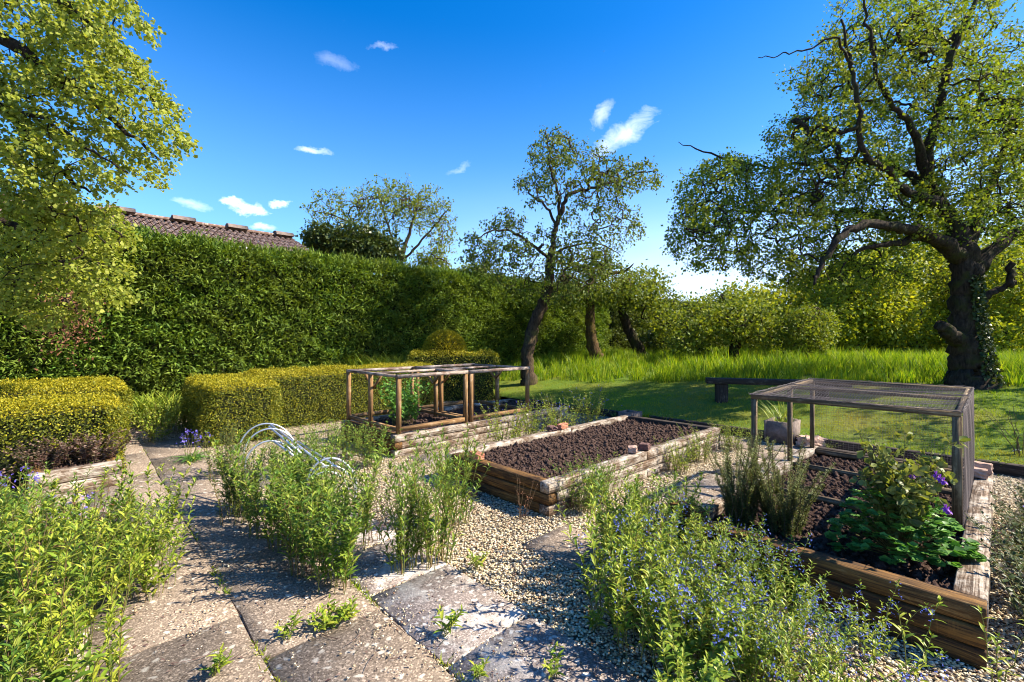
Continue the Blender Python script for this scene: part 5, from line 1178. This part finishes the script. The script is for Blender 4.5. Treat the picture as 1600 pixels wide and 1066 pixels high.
# tall grasses and shrubs under the big hedge
def tuft(name, label, p, n, h, spread, mat, w=.012, cat='grass'):
    t = thing(name, label, cat, (p[0], p[1], 0)); a = rng.uniform(0, 6.28, n); r = spread * rng.random(n) ** .5; X = r * np.cos(a); Y = r * np.sin(a)
    H = h * rng.uniform(.5, 1.1, n); b = rng.uniform(0, 6.28, n); P = np.stack([X, Y, np.zeros(n)], -1); D = np.stack([np.cos(b) * .3, np.sin(b) * .3, np.ones(n)], -1)
    mb = MB(); leaves(mb, P, D, np.stack([-np.cos(b), -np.sin(b), np.full(n, .3)], -1), H, np.full(n, w), 'lance', 0, .5); link('blades', mb.mesh(name, mat), t); return t
tuft('grass_tuft', 'tall pale grass tuft in the gap between the box hedges', W(243, 640, 8.9), 420, .75, .38, M['leaf_rocket_yellow'], .018)
tuft('grass_tuft', 'tall light green grass below the tall hedge behind the box hedge', W(600, 600, 13.4), 1500, 1.45, 1.3, M['leaf_rocket_yellow'], .022)
tuft('grass_tuft', 'small grass tuft beside the square stone planter', W(1003, 650, 9.2), 120, .3, .15, M['grass_long'])
tuft('grass_tuft', 'spiky grass in the planter seen through the net', (pl_right[0], pl_right[1]), 60, .8, .12, M['leaf_rocket_yellow'])
lowsh = stemmy(30, .62, .3, 22, .05, .03, 91, .6, mat_leaf='leaf_rocket_yellow', shape='round')
place('shrub', 'shrub', ['yellow green small shrub at the far end of the path opening', 'small shrub against the path opening hedge'], lowsh, [G(248, 690)[:2], G(268, 676)[:2]], None, (.9, 1.0))
tallsh = stemmy(34, 1.35, .5, 40, .09, .045, 92, .5, mat_leaf='leaf_columbine')
place('shrub', 'shrub', ['tall glossy shrub at the foot of the tall hedge, left edge', 'tall glossy shrub under the hanging lime branches'], tallsh, [W(30, 640, 9.2)[:2], W(75, 640, 10.2)[:2]], None, (.95, 1.1))
# purple leaved plants over the stone planter
pur = stemmy(30, .36, .26, 26, .045, .03, 93, .7, mat_leaf='leaf_purple', mat_stem='stem_brown')
def stone_planter():
    o = np.array([-5.02, 4.72, 0]); t = thing('timber_planter', 'low old timber edged planter with pale top below the left box hedge', 'planter', o, ANG + .1)
    for z in (0, .145):
        sleeper(t, (.005, .06), (.75, .06), z, .12 - z * .06, .138, M['wood_pale']); sleeper(t, (.06, .125), (.06, .55), z, .12, .138, M['wood_brown']); sleeper(t, (.69, .125), (.69, .55), z, .12, .138, M['wood_brown'])
        sleeper(t, (.0, .62), (.75, .62), z, .12, .138, M['wood_dark'])
    soil_part(t, .1, .65, .1, .57, .24, .02, 500)
stone_planter()
o = np.array([-5.02, 4.72, 0]); a_ = ANG + .1
place('purple_leaf_plant', 'plant', ['purple leaved plant at the near end of the timber planter', 'purple leaved plant at the middle of the timber planter', 'purple leaved plant at the far end of the timber planter', 'purple leaved plant left of the timber planter'], pur, [o + np.array([math.cos(a_) * x - math.sin(a_) * y, math.sin(a_) * x + math.cos(a_) * y, z]) for x, y, z in ((.15, .34, .24), (.38, .36, .24), (.58, .36, .24), (-.35, .4, 0))], None, (.8, 1.0))
# dead brown conifer spray in the hedge, under the lime
def dead_branch():
    c = W(105, 500, 8.0); t = thing('dead_branch', 'dead brown foliage hanging in front of the tall hedge below the lime', 'dead branch', c)
    n = 900; P = rng.normal(0, 1, (n, 3)) * np.array([.22, .2, .34]) + np.array([0, 0, .1]); mb = MB(); leaves(mb, P, rdir(n, -.5), rdir(n, .3), .06 * rng.uniform(.6, 1.4, n), .03, 'quad'); link('foliage', mb.mesh('dead_leaves', M['leaf_dead']), t)
    mb = MB()
    for k in range(14): mb.tube([(0, 0, .5), rng.normal(0, .1, 3) + [0, 0, .15], rng.normal(0, .25, 3) - [0, 0, .2]], [.012, .008, .004], 4)
    link('twigs', mb.mesh('dead_twigs', M['bark_twig']), t)
dead_branch()
# small pot and a bare twiggy shrub at the right edge
def pail():
    p = G(1592, 728); t = thing('pail', 'small white and blue pail on the lawn edge at the right', 'pail', p)
    mb = MB(); k = 16; a = np.arange(k) * 6.283 / k
    rings = [(.0, .075), (.14, .09), (.145, .096), (.145, .084), (.02, .07)]
    V = np.array([[r * math.cos(q), r * math.sin(q), z] for z, r in rings for q in a]); i = np.arange(len(rings) - 1)[:, None] * k; j = np.arange(k)[None]; j2 = (j + 1) % k
    mb.addm(V, [np.stack([i + j, i + j2, i + k + j2, i + k + j], -1).reshape(-1, 4), np.arange(k)[::-1].reshape(1, k), (np.arange(k) + 4 * k).reshape(1, k)]); link('bucket', mb.mesh('bucket', M['plastic'], True), t)
    mb = MB(); f = np.linspace(0, math.pi, 12); mb.tube(np.stack([.092 * np.cos(f), np.zeros(12) + .02, .14 + .07 * np.sin(f)], -1), .003, 5); link('handle', mb.mesh('pail_handle', M['steel']), t)
pail()
place('twiggy_shrub', 'shrub', 'bare twiggy dead shrub at the right edge of the lawn', stemmy(9, .55, .1, 4, .03, .01, 95, .9, mat_leaf='leaf_purple', mat_stem='stem_brown', tuft=0, rstem=.005), [G(1598, 735)[:2] + np.array([.1, .1])])
